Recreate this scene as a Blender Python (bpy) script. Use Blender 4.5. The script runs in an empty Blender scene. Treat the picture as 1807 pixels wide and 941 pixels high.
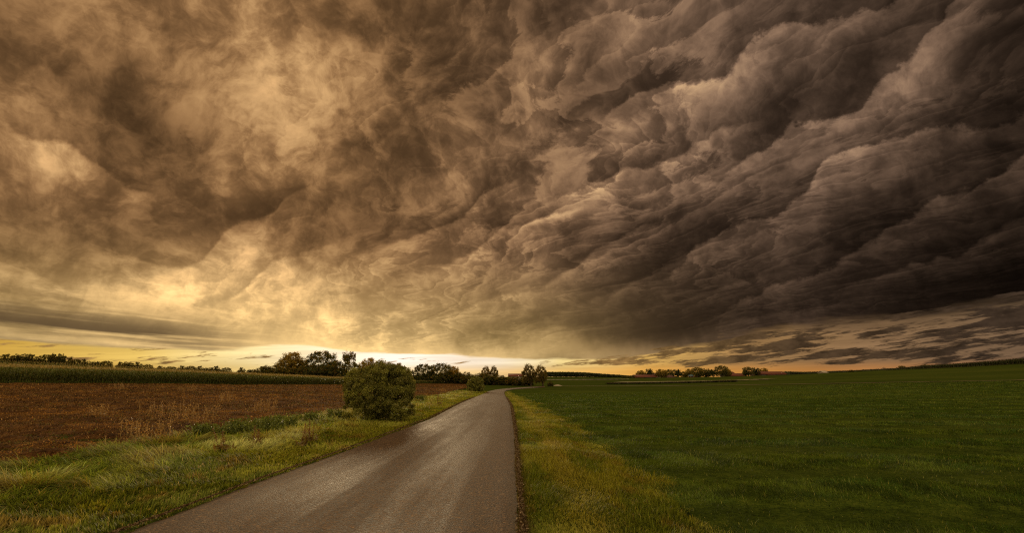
import bpy, math, random
import numpy as np
from mathutils import Vector

R = math.radians
S = bpy.context.scene
COL = S.collection

# ------------------------------------------------------------------ camera
CAMZ, F, PX, PY, HOR = 1.65, 903.0, 903.5, 470.5, 665.5      # focal length in photo pixels
PITCH = math.atan((HOR - PY) / F)
cd = bpy.data.cameras.new("camera")
cam = bpy.data.objects.new("camera", cd)
COL.objects.link(cam)
cam.location = (0, 0, CAMZ)
cam.rotation_euler = (math.pi / 2 + PITCH, 0, 0)
cd.sensor_width = 36
cd.lens = 36 * F / 1807
cd.clip_start = 0.05
cd.clip_end = 9000
S.camera = cam
S.view_settings.view_transform = 'Standard'
S.view_settings.look = 'None'
S.view_settings.exposure = 0.0
S.view_settings.gamma = 1.0
S.view_settings.use_curve_mapping = False
S.cycles.use_denoising = False
S.cycles.use_adaptive_sampling = True
S.cycles.adaptive_threshold = 0.008
S.cycles.pixel_filter_type = 'BLACKMAN_HARRIS'
S.cycles.filter_width = 1.2
S.cycles.max_bounces = 6
S.cycles.sample_clamp_indirect = 2.0


def ray(px, py):
    x = (px - PX) / F
    v = (PY - py) / F
    return (x, math.cos(PITCH) - math.sin(PITCH) * v, math.sin(PITCH) + math.cos(PITCH) * v)


def azel(px, py):
    x, y, z = ray(px, py)
    return math.atan2(x, y), math.atan2(z, math.hypot(x, y))


# ------------------------------------------------------------------ node helper
class G:
    """tiny expression builder for shader node trees"""
    def __init__(s, nt): s.nt = nt
    def new(s, t, **k):
        n = s.nt.nodes.new(t)
        for a, b in k.items(): setattr(n, a, b)
        return n
    def put(s, sock, v):
        if isinstance(v, E): s.nt.links.new(v.s, sock)
        elif v is not None: sock.default_value = v
    def m(s, op, a, b=None, c=None, clamp=False):
        n = s.new('ShaderNodeMath', operation=op); n.use_clamp = clamp
        s.put(n.inputs[0], a)
        if b is not None: s.put(n.inputs[1], b)
        if c is not None: s.put(n.inputs[2], c)
        return E(s, n.outputs[0])
    def vm(s, op, a, b=None, c=None, scale=None):
        n = s.new('ShaderNodeVectorMath', operation=op)
        s.put(n.inputs[0], a)
        if b is not None: s.put(n.inputs[1], b)
        if c is not None: s.put(n.inputs[2], c)
        if scale is not None: s.put(n.inputs['Scale'], scale)
        return E(s, n.outputs['Value' if op in ('DOT_PRODUCT', 'LENGTH') else 'Vector'])
    def xyz(s, x, y, z=0.0):
        n = s.new('ShaderNodeCombineXYZ')
        for i, v in enumerate((x, y, z)): s.put(n.inputs[i], v)
        return E(s, n.outputs[0])
    def sep(s, v):
        n = s.new('ShaderNodeSeparateXYZ'); s.put(n.inputs[0], v)
        return [E(s, o) for o in n.outputs]
    def noise(s, v, scale=1.0, detail=4, rough=.5, lac=2.0, dist=0.0, dim='3D', col=False, ntype=None):
        n = s.new('ShaderNodeTexNoise', noise_dimensions=dim)
        if ntype: n.noise_type = ntype
        s.put(n.inputs['Vector'], v); s.put(n.inputs['Scale'], scale)
        s.put(n.inputs['Detail'], detail); s.put(n.inputs['Roughness'], rough)
        s.put(n.inputs['Lacunarity'], lac); s.put(n.inputs['Distortion'], dist)
        return E(s, n.outputs[1 if col else 0])
    def ss(s, v, a, b, lo=0.0, hi=1.0, kind='SMOOTHSTEP'):
        n = s.new('ShaderNodeMapRange', interpolation_type=kind)
        s.put(n.inputs[0], v)
        for i, q in enumerate((a, b, lo, hi)): s.put(n.inputs[i + 1], q)
        return E(s, n.outputs[0])
    def mapping(s, v, loc=(0, 0, 0), rot=(0, 0, 0), sc=(1, 1, 1), vt='TEXTURE'):
        n = s.new('ShaderNodeMapping', vector_type=vt); s.put(n.inputs[0], v)
        n.inputs['Location'].default_value = loc
        n.inputs['Rotation'].default_value = rot
        n.inputs['Scale'].default_value = sc
        return E(s, n.outputs[0])
    def mix(s, f, a, b, mode='MIX'):
        n = s.new('ShaderNodeMix', data_type='RGBA', blend_type=mode)
        s.put(n.inputs[0], f); s.put(n.inputs[6], a); s.put(n.inputs[7], b)
        return E(s, n.outputs[2])
    def mixf(s, f, a, b):
        n = s.new('ShaderNodeMix', data_type='FLOAT')
        s.put(n.inputs[0], f); s.put(n.inputs[2], a); s.put(n.inputs[3], b)
        return E(s, n.outputs[0])
    def ramp(s, v, stops, interp='LINEAR'):
        n = s.new('ShaderNodeValToRGB'); r = n.color_ramp; r.interpolation = interp
        while len(r.elements) < len(stops): r.elements.new(.5)
        for e, (p, c) in zip(r.elements, stops):
            e.position = p; e.color = (*c, 1) if len(c) == 3 else c
        s.put(n.inputs[0], v)
        return E(s, n.outputs[0])
    def curve(s, v, pts, x0, x1, y0, y1):
        """piecewise curve y(x) through pts given in real units"""
        n = s.new('ShaderNodeFloatCurve')
        cu = n.mapping.curves[0]
        P = sorted(((x - x0) / (x1 - x0), (y - y0) / (y1 - y0)) for x, y in pts)
        while len(cu.points) < len(P): cu.points.new(.5, .5)
        for q, (x, y) in zip(cu.points, P):
            q.location = (min(max(x, 0), 1), min(max(y, 0), 1)); q.handle_type = 'AUTO_CLAMPED'
        n.mapping.update()
        s.put(n.inputs['Factor'], 1.0)
        s.put(n.inputs['Value'], s.ss(v, x0, x1, 0, 1, 'LINEAR'))
        return s.m('MULTIPLY_ADD', E(s, n.outputs[0]), y1 - y0, y0)


class E:
    def __init__(s, g, sock): s.g, s.s = g, sock
    def __add__(s, o): return s.g.m('ADD', s, o)
    __radd__ = __add__
    def __sub__(s, o): return s.g.m('SUBTRACT', s, o)
    def __rsub__(s, o): return s.g.m('SUBTRACT', o, s)
    def __mul__(s, o): return s.g.m('MULTIPLY', s, o)
    __rmul__ = __mul__
    def __truediv__(s, o): return s.g.m('DIVIDE', s, o)
    def __rtruediv__(s, o): return s.g.m('DIVIDE', o, s)


def srgb(r, g, b):
    f = lambda c: ((c / 255 + .055) / 1.055) ** 2.4 if c > 10 else c / 255 / 12.92
    return (f(r), f(g), f(b))


# ------------------------------------------------------------------ sky
SUN_AZ, SUN_EL = R(-14), R(9)
world = bpy.data.worlds.new("World")
S.world = world
world.use_nodes = True
nt = world.node_tree
nt.nodes.clear()
g = G(nt)
tc = g.new('ShaderNodeTexCoord')
D = E(g, tc.outputs['Generated'])
X, Y, Z = g.sep(D)
az = g.m('ARCTAN2', X, Y)
el = g.m('ARCSINE', Z)
AE = g.xyz(az, el, 0.0)

# gentle wandering of every soft shape of the overcast
wA = g.vm('SUBTRACT', g.noise(D, 3.2, 5, .55, col=True), (.5, .5, .5))
wB = g.vm('SUBTRACT', g.noise(D, 11.0, 4, .6, col=True), (.5, .5, .5))
AEw = g.vm('MULTIPLY_ADD', wA, (.17, .12, 0), AE)
AEw = g.vm('MULTIPLY_ADD', wB, (.07, .055, 0), AEw)


def blob(px, py, rx, ry, rot, coord=None):
    """soft patch of cloud centred on the direction of photo point px,py"""
    a, e = azel(px, py)
    v = g.mapping(coord or AEw, (a, e, 0), (0, 0, R(rot)), (rx / F, ry / F, 1))
    d = g.vm('DOT_PRODUCT', v, v)
    return g.m('EXPONENT', d * -1.0)


# broad brightness of the deck: falls from the gold west (left) to the dark east (right)
B = g.curve(az, [(azel(x, 300)[0], l) for x, l in
                 ((-300, .20), (0, .205), (250, .21), (480, .205), (650, .16), (850, .125), (1100, .105), (1300, .080),
                  (1500, .058), (1650, .040), (1807, .026), (2200, .022))] + [(-3.1, .20), (3.1, .20)],
            -3.15, 3.15, 0, 1)
dk = None
#       px    py   rx   ry  rot  amount
PATCH = ((70, 20, 190, 60, -10, -.45), (215, 205, 95, 60, -30, -.62), (320, 260, 85, 70, 0, -.70),
         (60, 95, 70, 35, -30, -.35), (230, 380, 130, 35, -10, -.45), (400, 385, 130, 45, 20, -.55), (270, 440, 100, 40, 0, -.3),
         (60, 420, 110, 45, 0, -.45), (640, 30, 120, 70, -15, -.5), (760, 150, 110, 100, -30, -.35),
         (860, 150, 60, 60, -10, -.45), (650, 260, 90, 60, 0, -.45), (950, 30, 120, 70, -20, -.5),
         (1010, 205, 90, 40, 15, -.45), (640, 390, 100, 70, 15, -.5), (930, 300, 120, 40, 20, -.15), (560, 440, 60, 40, 0, -.25),
         (1000, 440, 90, 30, 25, -.3), (1090, 545, 230, 50, 6, -.42), (1250, 560, 200, 30, 5, -.25), (1680, 500, 150, 60, 15, -.35),
         (1720, 20, 130, 60, 0, -.5),
         (500, 90, 110, 80, -25, .3), (540, 200, 80, 90, -20, .2), (120, 60, 60, 60, -40, .3), (660, 130, 60, 90, 10, .25),
         (845, 250, 60, 50, 60, .45), (955, 110, 40, 60, -80, .7), (940, 230, 50, 30, 30, .4), (760, 330, 80, 30, 25, .35),
         (450, 330, 90, 40, 40, .4), (60, 300, 100, 60, -20, .25), (150, 330, 120, 30, -20, .15), (1060, 330, 140, 60, 30, .25),
         (380, 490, 200, 34, 5, .3), (100, 510, 260, 35, -3, .25), (470, 480, 120, 26, 12, .3), (540, 540, 230, 35, 0, .5), (740, 520, 170, 50, 8, .45), (760, 590, 260, 28, -2, 1.3),
         (900, 500, 110, 30, 30, .3), (1640, 110, 70, 60, 40, .7), (1180, 50, 60, 80, 50, .5), (1500, 250, 90, 60, 40, .35),
         (1250, 300, 120, 60, 30, .25), (1330, 200, 160, 40, 22, -.45), (1540, 90, 120, 35, 22, -.3), (700, 470, 120, 30, 10, .15))
mul = None
for p in PATCH:
    k = blob(*p[:5])
    t = g.m('MULTIPLY_ADD', k, p[5] * (.82 if p[5] < 0 else 1.0), 1.0)
    mul = t if mul is None else mul * t
L = B * mul

# cloud-plane coordinates: rolls run away to the west-south-west
inv = 1.0 / g.m('MAXIMUM', Z + .10, .04)
P0 = g.xyz(X * inv, Y * inv, 0.0)
P1 = g.mapping(P0, rot=(0, 0, R(-21)), sc=(1, 1, 1), vt='POINT')      # y now runs along the rolls
wP = g.vm('SUBTRACT', g.noise(P1, .9, 4, .5, col=True), (.5, .5, .5))
P1 = g.vm('MULTIPLY_ADD', wP, (.9, .9, 0), P1)
rightness = g.ss(az, R(-22), R(20))


def relief(P, scale, stretch, off, detail, rough):
    a = g.vm('MULTIPLY', P, (scale, scale * stretch, scale))
    b = g.vm('ADD', a, off)
    h1 = g.noise(a, 1.0, detail, rough, dim='2D')
    h2 = g.noise(b, 1.0, detail, rough, dim='2D')
    return h2 - h1


def shelves(P, f, stretch, warp, seed, sharp=.90, fall=1.9):
    """overlapping cloud shelves: a lit lip, a slow fall into shade, then the next lip"""
    q = g.vm('MULTIPLY_ADD', P, (f, f * stretch, 0), (seed, seed * 1.7, 0))
    big = g.noise(q, 1.0, 1.5, .5, dim='2D')
    lump = g.noise(q, 3.0, 6, .66, dim='2D')
    x = g.sep(P)[0]
    phi = x * f + (big - .5) * warp + (g.m('ABSOLUTE', lump - .5)) * .85 + seed
    t = g.m('FRACT', phi)
    prof = g.m('EXPONENT', t * -fall)
    prof = g.mixf(g.ss(t, sharp, 1.0), prof, 1.0)
    amp = g.ss(g.noise(q, .45, 1, .5, dim='2D'), .36, .60, .25, 1)
    return (prof - .48) * amp


mid = g.ss(az, R(-34), R(-2))
r1 = relief(P1, 2.0, .45, (-.20, .07, 0), 6, .5)
s1 = shelves(P1, 1.7, .45, 2.8, 3.3)
s2 = shelves(P1, 4.0, .66, 2.6, 8.1)
s3 = shelves(P1, 9.0, .85, 2.6, 1.7, .86)
wis = g.noise(g.vm('MULTIPLY_ADD', wB, (.10, .10, .10), g.vm('MULTIPLY_ADD', wA, (.30, .30, .30), D)), 5.0, 9, .66)
Dp = g.vm('MULTIPLY_ADD', wA, (.22, .22, .22), D)
pa = g.noise(Dp, 8.5, 8, .63)
pb = g.noise(g.vm('ADD', Dp, (-.022, -.004, .016)), 8.5, 8, .63)
puff = pb - pa
qa = g.noise(Dp, 3.6, 3, .5)
qb = g.noise(g.vm('ADD', Dp, (-.05, -.01, .04)), 3.6, 3, .5)
east = g.ss(az, R(16), R(34), 1.0, .60)
rel = puff * g.mixf(rightness, 5.2, 3.4) + (qb - qa) * g.mixf(mid, 3.6, 1.2) + r1 * g.mixf(rightness, 1.8, 1.2) + s1 * east * g.mixf(mid, .45, .95) + s2 * east * g.mixf(mid, .34, .95) + s3 * g.mixf(mid, .14, .50) + (wis - .5) * g.mixf(rightness, 2.4, 1.1)
fn = g.noise(g.vm('MULTIPLY_ADD', wA, (.5, .5, .5), D), 6.5, 6, .55)
fil = g.m('POWER', g.m('MAXIMUM', 1.0 - g.m('ABSOLUTE', fn - .5) * 3.2, 0.0), 3.0)
rel = rel + (fil - .25) * g.mixf(mid, .34, .16)
rel = rel * g.ss(el, R(1), R(8), g.mixf(mid, .35, .85), 1)
L = L * g.m('EXPONENT', g.m('TANH', rel * .95) * g.mixf(rightness, .92, 1.15))

# the big rolls of the eastern half, one in front of the other
LIM = 1.2
edge_n = (g.noise(g.vm('MULTIPLY', D, (1, 1, 1.3)), 9.0, 8, .62) - .5) * .085 + g.m('ABSOLUTE', g.noise(D, 22.0, 5, .6) - .5) * .045
ROLL = (  # crest polyline, glow, dark, falloff(px), fade-in from px, to px
    (((900, 330), (960, 262), (1083, 197), (1130, 167), (1200, 150), (1261, 135), (1299, 102), (1329, 58), (1363, 37), (1506, 22), (1807, -120)), 1.95, .60, 85, 1040, 1130),
    (((1100, 330), (1329, 279), (1390, 225), (1458, 200), (1523, 167), (1574, 126), (1598, 112), (1642, 50), (1700, -30), (1807, -150)), 2.0, .66, 95, 1180, 1400),
    (((1000, 560), (1200, 461), (1250, 423), (1311, 396), (1360, 380), (1414, 345), (1440, 310), (1470, 272), (1530, 252), (1693, 232), (1807, 190)), 1.95, .58, 80, 1080, 1230),
    (((1000, 610), (1200, 565), (1315, 534), (1372, 500), (1460, 477), (1506, 450), (1544, 427), (1605, 389), (1647, 351), (1735, 320), (1807, 262)), 2.1, .58, 75, 1150, 1330),
    (((1200, 600), (1450, 520), (1605, 472), (1678, 454), (1762, 402), (1807, 385)), 1.9, .66, 60, 1380, 1600),
    (((60, 400), (200, 452), (289, 470), (340, 462), (408, 404), (476, 381), (510, 345), (600, 300)), 1.35, .95, 40, 160, 260, 470, 560),
    (((-60, 170), (0, 204), (44, 238), (102, 246), (170, 285), (240, 330), (300, 350)), 1.3, .9, 45, -100, 0, 180, 290),
    (((340, 540), (412, 522), (456, 483), (493, 459), (560, 438), (640, 400)), 1.35, .92, 40, 380, 430, 540, 640),
    (((560, 470), (700, 425), (770, 405), (818, 381), (860, 335), (940, 290)), 1.5, .75, 50, 620, 740, 850, 960),
    (((880, 390), (980, 350), (1069, 314), (1110, 290), (1158, 284), (1240, 252), (1300, 215), (1400, 190)), 1.75, .62, 55, 930, 1040, 1240, 1400),
    (((700, 490), (780, 470), (845, 438), (872, 412), (940, 390), (1020, 362), (1100, 340)), 1.6, .70, 42, 740, 830, 960, 1090),
    (((840, 520), (930, 505), (980, 488), (1020, 468), (1050, 440), (1120, 408), (1200, 380)), 1.75, .62, 38, 870, 960, 1120, 1240),
    (((700, 575), (800, 548), (880, 520), (930, 515), (1000, 500)), 1.45, .78, 30, 680, 780, 930, 1040),
    (((900, 560), (1000, 540), (1080, 516), (1136, 487), (1190, 460), (1260, 425)), 1.75, .62, 34, 960, 1050, 1180, 1290),
    (((860, 598), (960, 580), (1040, 570), (1130, 545), (1230, 520), (1330, 492), (1420, 470)), 1.6, .66, 26, 900, 1010, 1300, 1440),
    (((1000, 612), (1120, 598), (1240, 575), (1330, 560), (1450, 540), (1600, 505)), 1.5, .72, 24, 1050, 1150, 1400, 1600),
)
for poly, hi, lo, w, fa, fb, *fo in ROLL:
    azk = g.m('MULTIPLY_ADD', L, 1e-8, az); elk = g.m('MULTIPLY_ADD', L, 1e-8, el)      # keeps the rolls evaluated one after another
    f = g.curve(azk, [azel(*q) for q in poly], -1.2, 1.2, -.1, .9)
    d = g.m('MULTIPLY_ADD', edge_n, min(1.0, w / 70.0), g.m('SUBTRACT', elk, f))
    below = g.ss(d, .004, -.006)
    depth = g.m('EXPONENT', g.m('MINIMUM', d, 0.0) * (F / w))
    prof = g.m('MULTIPLY_ADD', depth, hi - lo, lo)
    above = g.ss(d, .0, w / 900.0, .70, 1.0)
    tot = g.mixf(below, above, prof)
    fade = g.ss(azk, azel(fa, 450)[0], azel(fb, 450)[0])
    if fo: fade = fade * g.ss(azk, azel(fo[1], 450)[0], azel(fo[0], 450)[0])
    L = L * g.mixf(fade, 1.0, g.m('MULTIPLY_ADD', tot - 1.0, 1.25, 1.0))

# lower edge glow: the gold light reaches under the deck near the horizon
glow = blob(520, 560, 420, 80, 2) * .24 + blob(700, 618, 460, 26, 0) * .42
L = L + glow * g.m('MULTIPLY_ADD', wis, .8, .6)

# colour of the deck
gold = g.ss(el, R(16), R(1)) * g.ss(az, R(32), R(0))
tintw = g.mix(g.ss(az, R(-25), R(35)), (*[c for c in (1.38, .70, .275)], 1), (1.30, .78, .49, 1))
tint = g.mix(gold, tintw, (1.22, .78, .26, 1))
tint = g.mix(g.ss(L, .10, .5) * .45, tint, (1.18, .80, .36, 1))
deck = g.vm('SCALE', tint, scale=L)

# clear strip under the deck
azn = g.ss(az, azel(0, 600)[0], azel(1807, 600)[0], 0, 1, 'LINEAR')
clear = g.ramp(azn, [(0, srgb(200, 158, 68)), (.10, srgb(226, 190, 100)), (.20, srgb(246, 226, 165)), (.36, srgb(252, 246, 234)),
                     (.48, srgb(246, 234, 208)), (.56, srgb(232, 208, 140)), (.66, srgb(214, 170, 92)), (.76, srgb(160, 122, 76)),
                     (.88, srgb(140, 108, 76)), (1, srgb(112, 88, 66))])
lowc = g.ramp(azn, [(0, srgb(215, 150, 35)), (.3, srgb(245, 215, 130)), (.5, srgb(225, 175, 90)), (.68, srgb(215, 148, 60)), (.85, srgb(205, 135, 66)), (1, srgb(160, 104, 64))])
clear = g.mix(g.ss(el, R(1.7), R(.4)) * .75, clear, lowc)
cst = g.noise(g.xyz(az * 3.0, (el - az * .03) * 70.0, 9.0), 1.0, 6, .6)
clear = g.vm('SCALE', clear, scale=g.ss(cst, .3, .7, .86, 1.22))
nsky = g.new('ShaderNodeTexSky', sky_type='NISHITA', sun_disc=False)
nsky.sun_elevation = SUN_EL
nsky.sun_rotation = SUN_AZ
nsky.air_density = 2.0
nsky.dust_density = 4.0
clear = g.mix(.06, clear, g.vm('SCALE', E(g, nsky.outputs[0]), scale=.10))

# ragged lower edge of the deck
st = g.noise(g.xyz(az * 5.0, el * 42.0, .3), 1.0, 6, .6)
low_edge = g.curve(az, [azel(*q) for q in ((-200, 585), (0, 598), (120, 612), (260, 617), (400, 616), (520, 612), (620, 622), (700, 626), (790, 628),
                                         (900, 634), (1000, 634), (1080, 636), (1150, 628), (1250, 618), (1350, 609), (1450, 600), (1600, 586), (1807, 556), (2100, 520))],
                   -1.2, 1.2, -.05, .45)
de = el - low_edge + (st - .5) * g.mixf(g.ss(az, R(8), R(28)), .022, .05)
is_deck = g.ss(de, -.001, g.mixf(g.ss(az, R(12), R(30)), .004, .035))
rim = g.m('EXPONENT', g.m('ABSOLUTE', de) * -130.0) * g.ss(az, R(22), R(0)) * .20
# horizontal streaks in front of the deck in the west
stw = g.noise(g.xyz(az * 2.2, (el + az * .055) * 50.0, 2.0), 1.0, 6, .62)
smask = g.ss(az, azel(560, 600)[0], azel(250, 600)[0])
band = g.m('EXPONENT', g.m('POWER', g.m('ABSOLUTE', (el - g.curve(az, [azel(*q) for q in ((-200, 555), (0, 575), (200, 590), (400, 606), (620, 625))], -1.2, 1.2, -.05, .45)) * (F / 34.0)), 2.4) * -1.0)
deck = g.mix(g.ss(stw, .34, .56) * band * smask * .95, deck, (*srgb(92, 72, 48), 1))
sky = g.mix(is_deck, clear, g.vm('MULTIPLY_ADD', (rim and g.xyz(rim, rim, rim)), (1.0, .72, .35), deck))

# small torn clouds low over the horizon, thick in the east, rare in the west
sc_n = g.noise(g.vm('MULTIPLY_ADD', wB, (.35, .8, 0), g.xyz(az * 11.0, (el - az * .12) * 85.0, 5.0)), 1.0, 8, .68)
cover = g.curve(az, [(azel(x, 640)[0], c) for x, c in ((-200, .30), (0, .38), (300, .42), (600, .38), (900, .36), (1000, .50), (1100, .58), (1200, .52), (1300, .60), (1450, .57), (1600, .56), (1807, .58))], -1.2, 1.2, 0, 1)
top = g.curve(az, [azel(*q) for q in ((-200, 590), (0, 605), (400, 625), (900, 640), (1050, 638), (1150, 622), (1300, 600), (1500, 575), (1650, 552), (1807, 528))], -1.2, 1.2, -.05, .45)
cm = g.ss(sc_n + (cover - .5) * .62 - g.ss(el, top, g.m('ADD', top, .03)) * .5 - g.ss(el, R(1.5), R(.3)) * .26, .48, .57)
sc_r = g.noise(g.xyz(az * 30.0, el * 60.0, 1.0), 1.0, 4, .6)
scol = g.mix(g.ss(az, R(5), R(30)), (*srgb(142, 108, 62), 1), (*srgb(70, 53, 36), 1))
scol = g.mix(g.ss(az, R(30), R(44)), scol, (*srgb(56, 43, 32), 1))
scol = g.vm('SCALE', scol, scale=g.ss(sc_r, .3, .7, .65, 1.5))
sky = g.mix(cm, sky, scol)

# unseen sky behind and overhead, brightened as added fill light for the foreground
back = g.ss(Y, .25, -.5)
up = g.ss(el, R(48), R(70))
sky = g.mix(g.m('MAXIMUM', back, up), sky, (1.15, .86, .50, 1))
# below the horizon: dull earth
sky = g.mix(g.ss(Z, -.01, -.03), sky, (.05, .035, .02, 1))
bg = g.new('ShaderNodeBackground')
g.put(bg.inputs[0], sky)
bg.inputs[1].default_value = 1.0
out = g.new('ShaderNodeOutputWorld')
nt.links.new(bg.outputs[0], out.inputs[0])
world.cycles.sampling_method = 'MANUAL'
world.cycles.sample_map_resolution = 512

sl = bpy.data.lights.new("sun", 'SUN')
sun = bpy.data.objects.new("sun", sl)
COL.objects.link(sun)
sl.energy = 1.5
sl.color = (1.0, .74, .42)
sl.angle = R(12)
sdir = Vector((math.sin(SUN_AZ) * math.cos(SUN_EL), math.cos(SUN_AZ) * math.cos(SUN_EL), math.sin(SUN_EL)))
sun.rotation_euler = sdir.to_track_quat('Z', 'Y').to_euler()


# ================================================================== helpers
rng = np.random.default_rng(7)
random.seed(7)


def tag(o, label=None, cat=None, group=None, kind=None):
    if label: o['label'] = label
    if cat: o['category'] = cat
    if group: o['group'] = group
    if kind: o['kind'] = kind
    return o


def link_mesh(name, me, mat=None, parent=None):
    o = bpy.data.objects.new(name, me)
    COL.objects.link(o)
    if mat is not None and not me.materials: me.materials.append(mat)
    if parent is not None: o.parent = parent
    return o


def np_mesh(name, co, loops, sizes, cols=None, smooth=False):
    """fast mesh from arrays: vertices, flat loop indices, corner count of every face, colour per vertex"""
    me = bpy.data.meshes.new(name)
    co = np.asarray(co, np.float32); loops = np.asarray(loops, np.int32).ravel()
    sizes = np.asarray(sizes, np.int32)
    me.vertices.add(len(co)); me.vertices.foreach_set('co', co.ravel())
    me.loops.add(len(loops)); me.loops.foreach_set('vertex_index', loops)
    me.polygons.add(len(sizes))
    st = np.concatenate(([0], np.cumsum(sizes)[:-1])).astype(np.int32)
    me.polygons.foreach_set('loop_start', st)
    if smooth: me.polygons.foreach_set('use_smooth', np.ones(len(sizes), bool))
    me.update(calc_edges=True)
    if cols is not None:
        at = me.color_attributes.new('tone', 'FLOAT_COLOR', 'POINT')
        c = np.ones((len(co), 4), np.float32); c[:, :3] = cols
        at.data.foreach_set('color', c.ravel())
    return me


class MB:
    """collects boxes, prisms and tapered tubes into one mesh"""
    def __init__(s): s.v, s.l, s.n = [], [], []
    def faces(s, vs, fs):
        b = len(s.v); s.v += [tuple(v) for v in vs]
        for f in fs:
            s.l += [b + i for i in f]; s.n.append(len(f))
        return s
    def box(s, x0, x1, y0, y1, z0, z1):
        return s.faces([(x, y, z) for z in (z0, z1) for x, y in ((x0, y0), (x1, y0), (x1, y1), (x0, y1))],
                       [(3, 2, 1, 0), (4, 5, 6, 7), (0, 1, 5, 4), (1, 2, 6, 5), (2, 3, 7, 6), (3, 0, 4, 7)])
    def prism(s, poly, y0, y1):
        """poly of (x, z), extruded in y"""
        n = len(poly)
        return s.faces([(x, y0, z) for x, z in poly] + [(x, y1, z) for x, z in poly],
                       [tuple(range(n)), tuple(range(2 * n - 1, n - 1, -1))] + [(i + n, (i + 1) % n + n, (i + 1) % n, i) for i in range(n)])
    def tube(s, pts, rad, n=7):
        vs, fs = [], []
        for i, p in enumerate(pts):
            p = Vector(p)
            d = (Vector(pts[min(i + 1, len(pts) - 1)]) - Vector(pts[max(i - 1, 0)])).normalized()
            a = d.orthogonal().normalized(); b = d.cross(a)
            if i and (a.dot(pa) < 0): pass
            pa = a
            for k in range(n):
                t = 2 * math.pi * k / n
                vs.append(p + (a * math.cos(t) + b * math.sin(t)) * rad[i])
            if i:
                for k in range(n):
                    q = (i - 1) * n
                    fs.append((q + k, q + (k + 1) % n, q + n + (k + 1) % n, q + n + k))
        m = (len(pts) - 1) * n
        fs += [tuple(range(n - 1, -1, -1)), tuple(range(m, m + n))]
        return s.faces(vs, fs)
    def build(s, name, mat, parent=None, smooth=False):
        return link_mesh(name, np_mesh(name, s.v, s.l, s.n, smooth=smooth), mat, parent)


# ------------------------------------------------------------------ terrain
def sstep(a, b, x):
    t = np.clip((np.asarray(x, float) - a) / (b - a), 0, 1)
    return t * t * (3 - 2 * t)


SKY_X = np.array([-900, 0, 200, 400, 600, 760, 900, 1100, 1200, 1300, 1400, 1500, 1600, 1700, 1807, 2700])
SKY_Y = np.array([634, 645, 653, 661, 668, 669, 669, 668, 667, 664.5, 661.5, 657, 652, 648, 642, 634])
SKY_A = np.array([azel(x, 660)[0] for x in SKY_X])
SKY_Z = (HOR - SKY_Y) / F            # slope of the skyline seen from the eye


def terrain(x, y):
    x = np.asarray(x, float); y = np.asarray(y, float)
    r = np.hypot(x, y) + 1e-6
    a = np.arctan2(x, np.maximum(y, .3 * np.abs(x) + .01))
    s = np.interp(a, SKY_A, SKY_Z)
    top = s * np.cos(a) * 300 + CAMZ
    top = np.minimum(top, 12)
    t = np.clip((r - 30) / 270, 0, 1)
    front = sstep(-40, 60, y)
    z = top * (.35 * t + .65 * t * t) * (1 - sstep(.93, 1, t) * 0)
    dip = sstep(12, 105, r) * (1 - sstep(175, 330, r)) * np.exp(-((a - R(2)) / R(24)) ** 2)
    return (z - 1.5 * dip) * front


def hit(px, py):
    """where the line of sight through a photo point meets the land"""
    d = ray(px, py); lo = 2.0; t = 3.0
    while t < 900:
        if CAMZ + d[2] * t < float(terrain(d[0] * t, d[1] * t)): break
        lo = t; t *= 1.04
    else:
        t = 500.0; return d[0] * t, d[1] * t
    for _ in range(24):
        m = (lo + t) / 2
        if CAMZ + d[2] * m < float(terrain(d[0] * m, d[1] * m)): t = m
        else: lo = m
    return d[0] * t, d[1] * t


def at(px, dist, py=664):
    """x, y of the point `dist` metres deep in the direction of photo column px"""
    d = ray(px, py); k = dist / d[1]
    return d[0] * k, dist


def zpix(px, py, dist):
    d = ray(px, py)
    return CAMZ + d[2] * dist / d[1]


# ------------------------------------------------------------------ materials
def material(name):
    m = bpy.data.materials.new(name); m.use_nodes = True
    t = m.node_tree; t.nodes.clear(); q = G(t)
    o = q.new('ShaderNodeOutputMaterial')
    p = q.new('ShaderNodeBsdfPrincipled'); t.links.new(p.outputs[0], o.inputs[0])
    return m, q, p, o


def pos(q):
    return E(q, q.new('ShaderNodeNewGeometry').outputs['Position'])


def c4(r, g_, b): return (r, g_, b, 1)


def bump(q, p, h, strength=.5, dist=.02):
    b = q.new('ShaderNodeBump'); b.inputs['Strength'].default_value = strength
    b.inputs['Distance'].default_value = dist; q.put(b.inputs['Height'], h)
    q.nt.links.new(b.outputs[0], p.inputs['Normal'])


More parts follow.
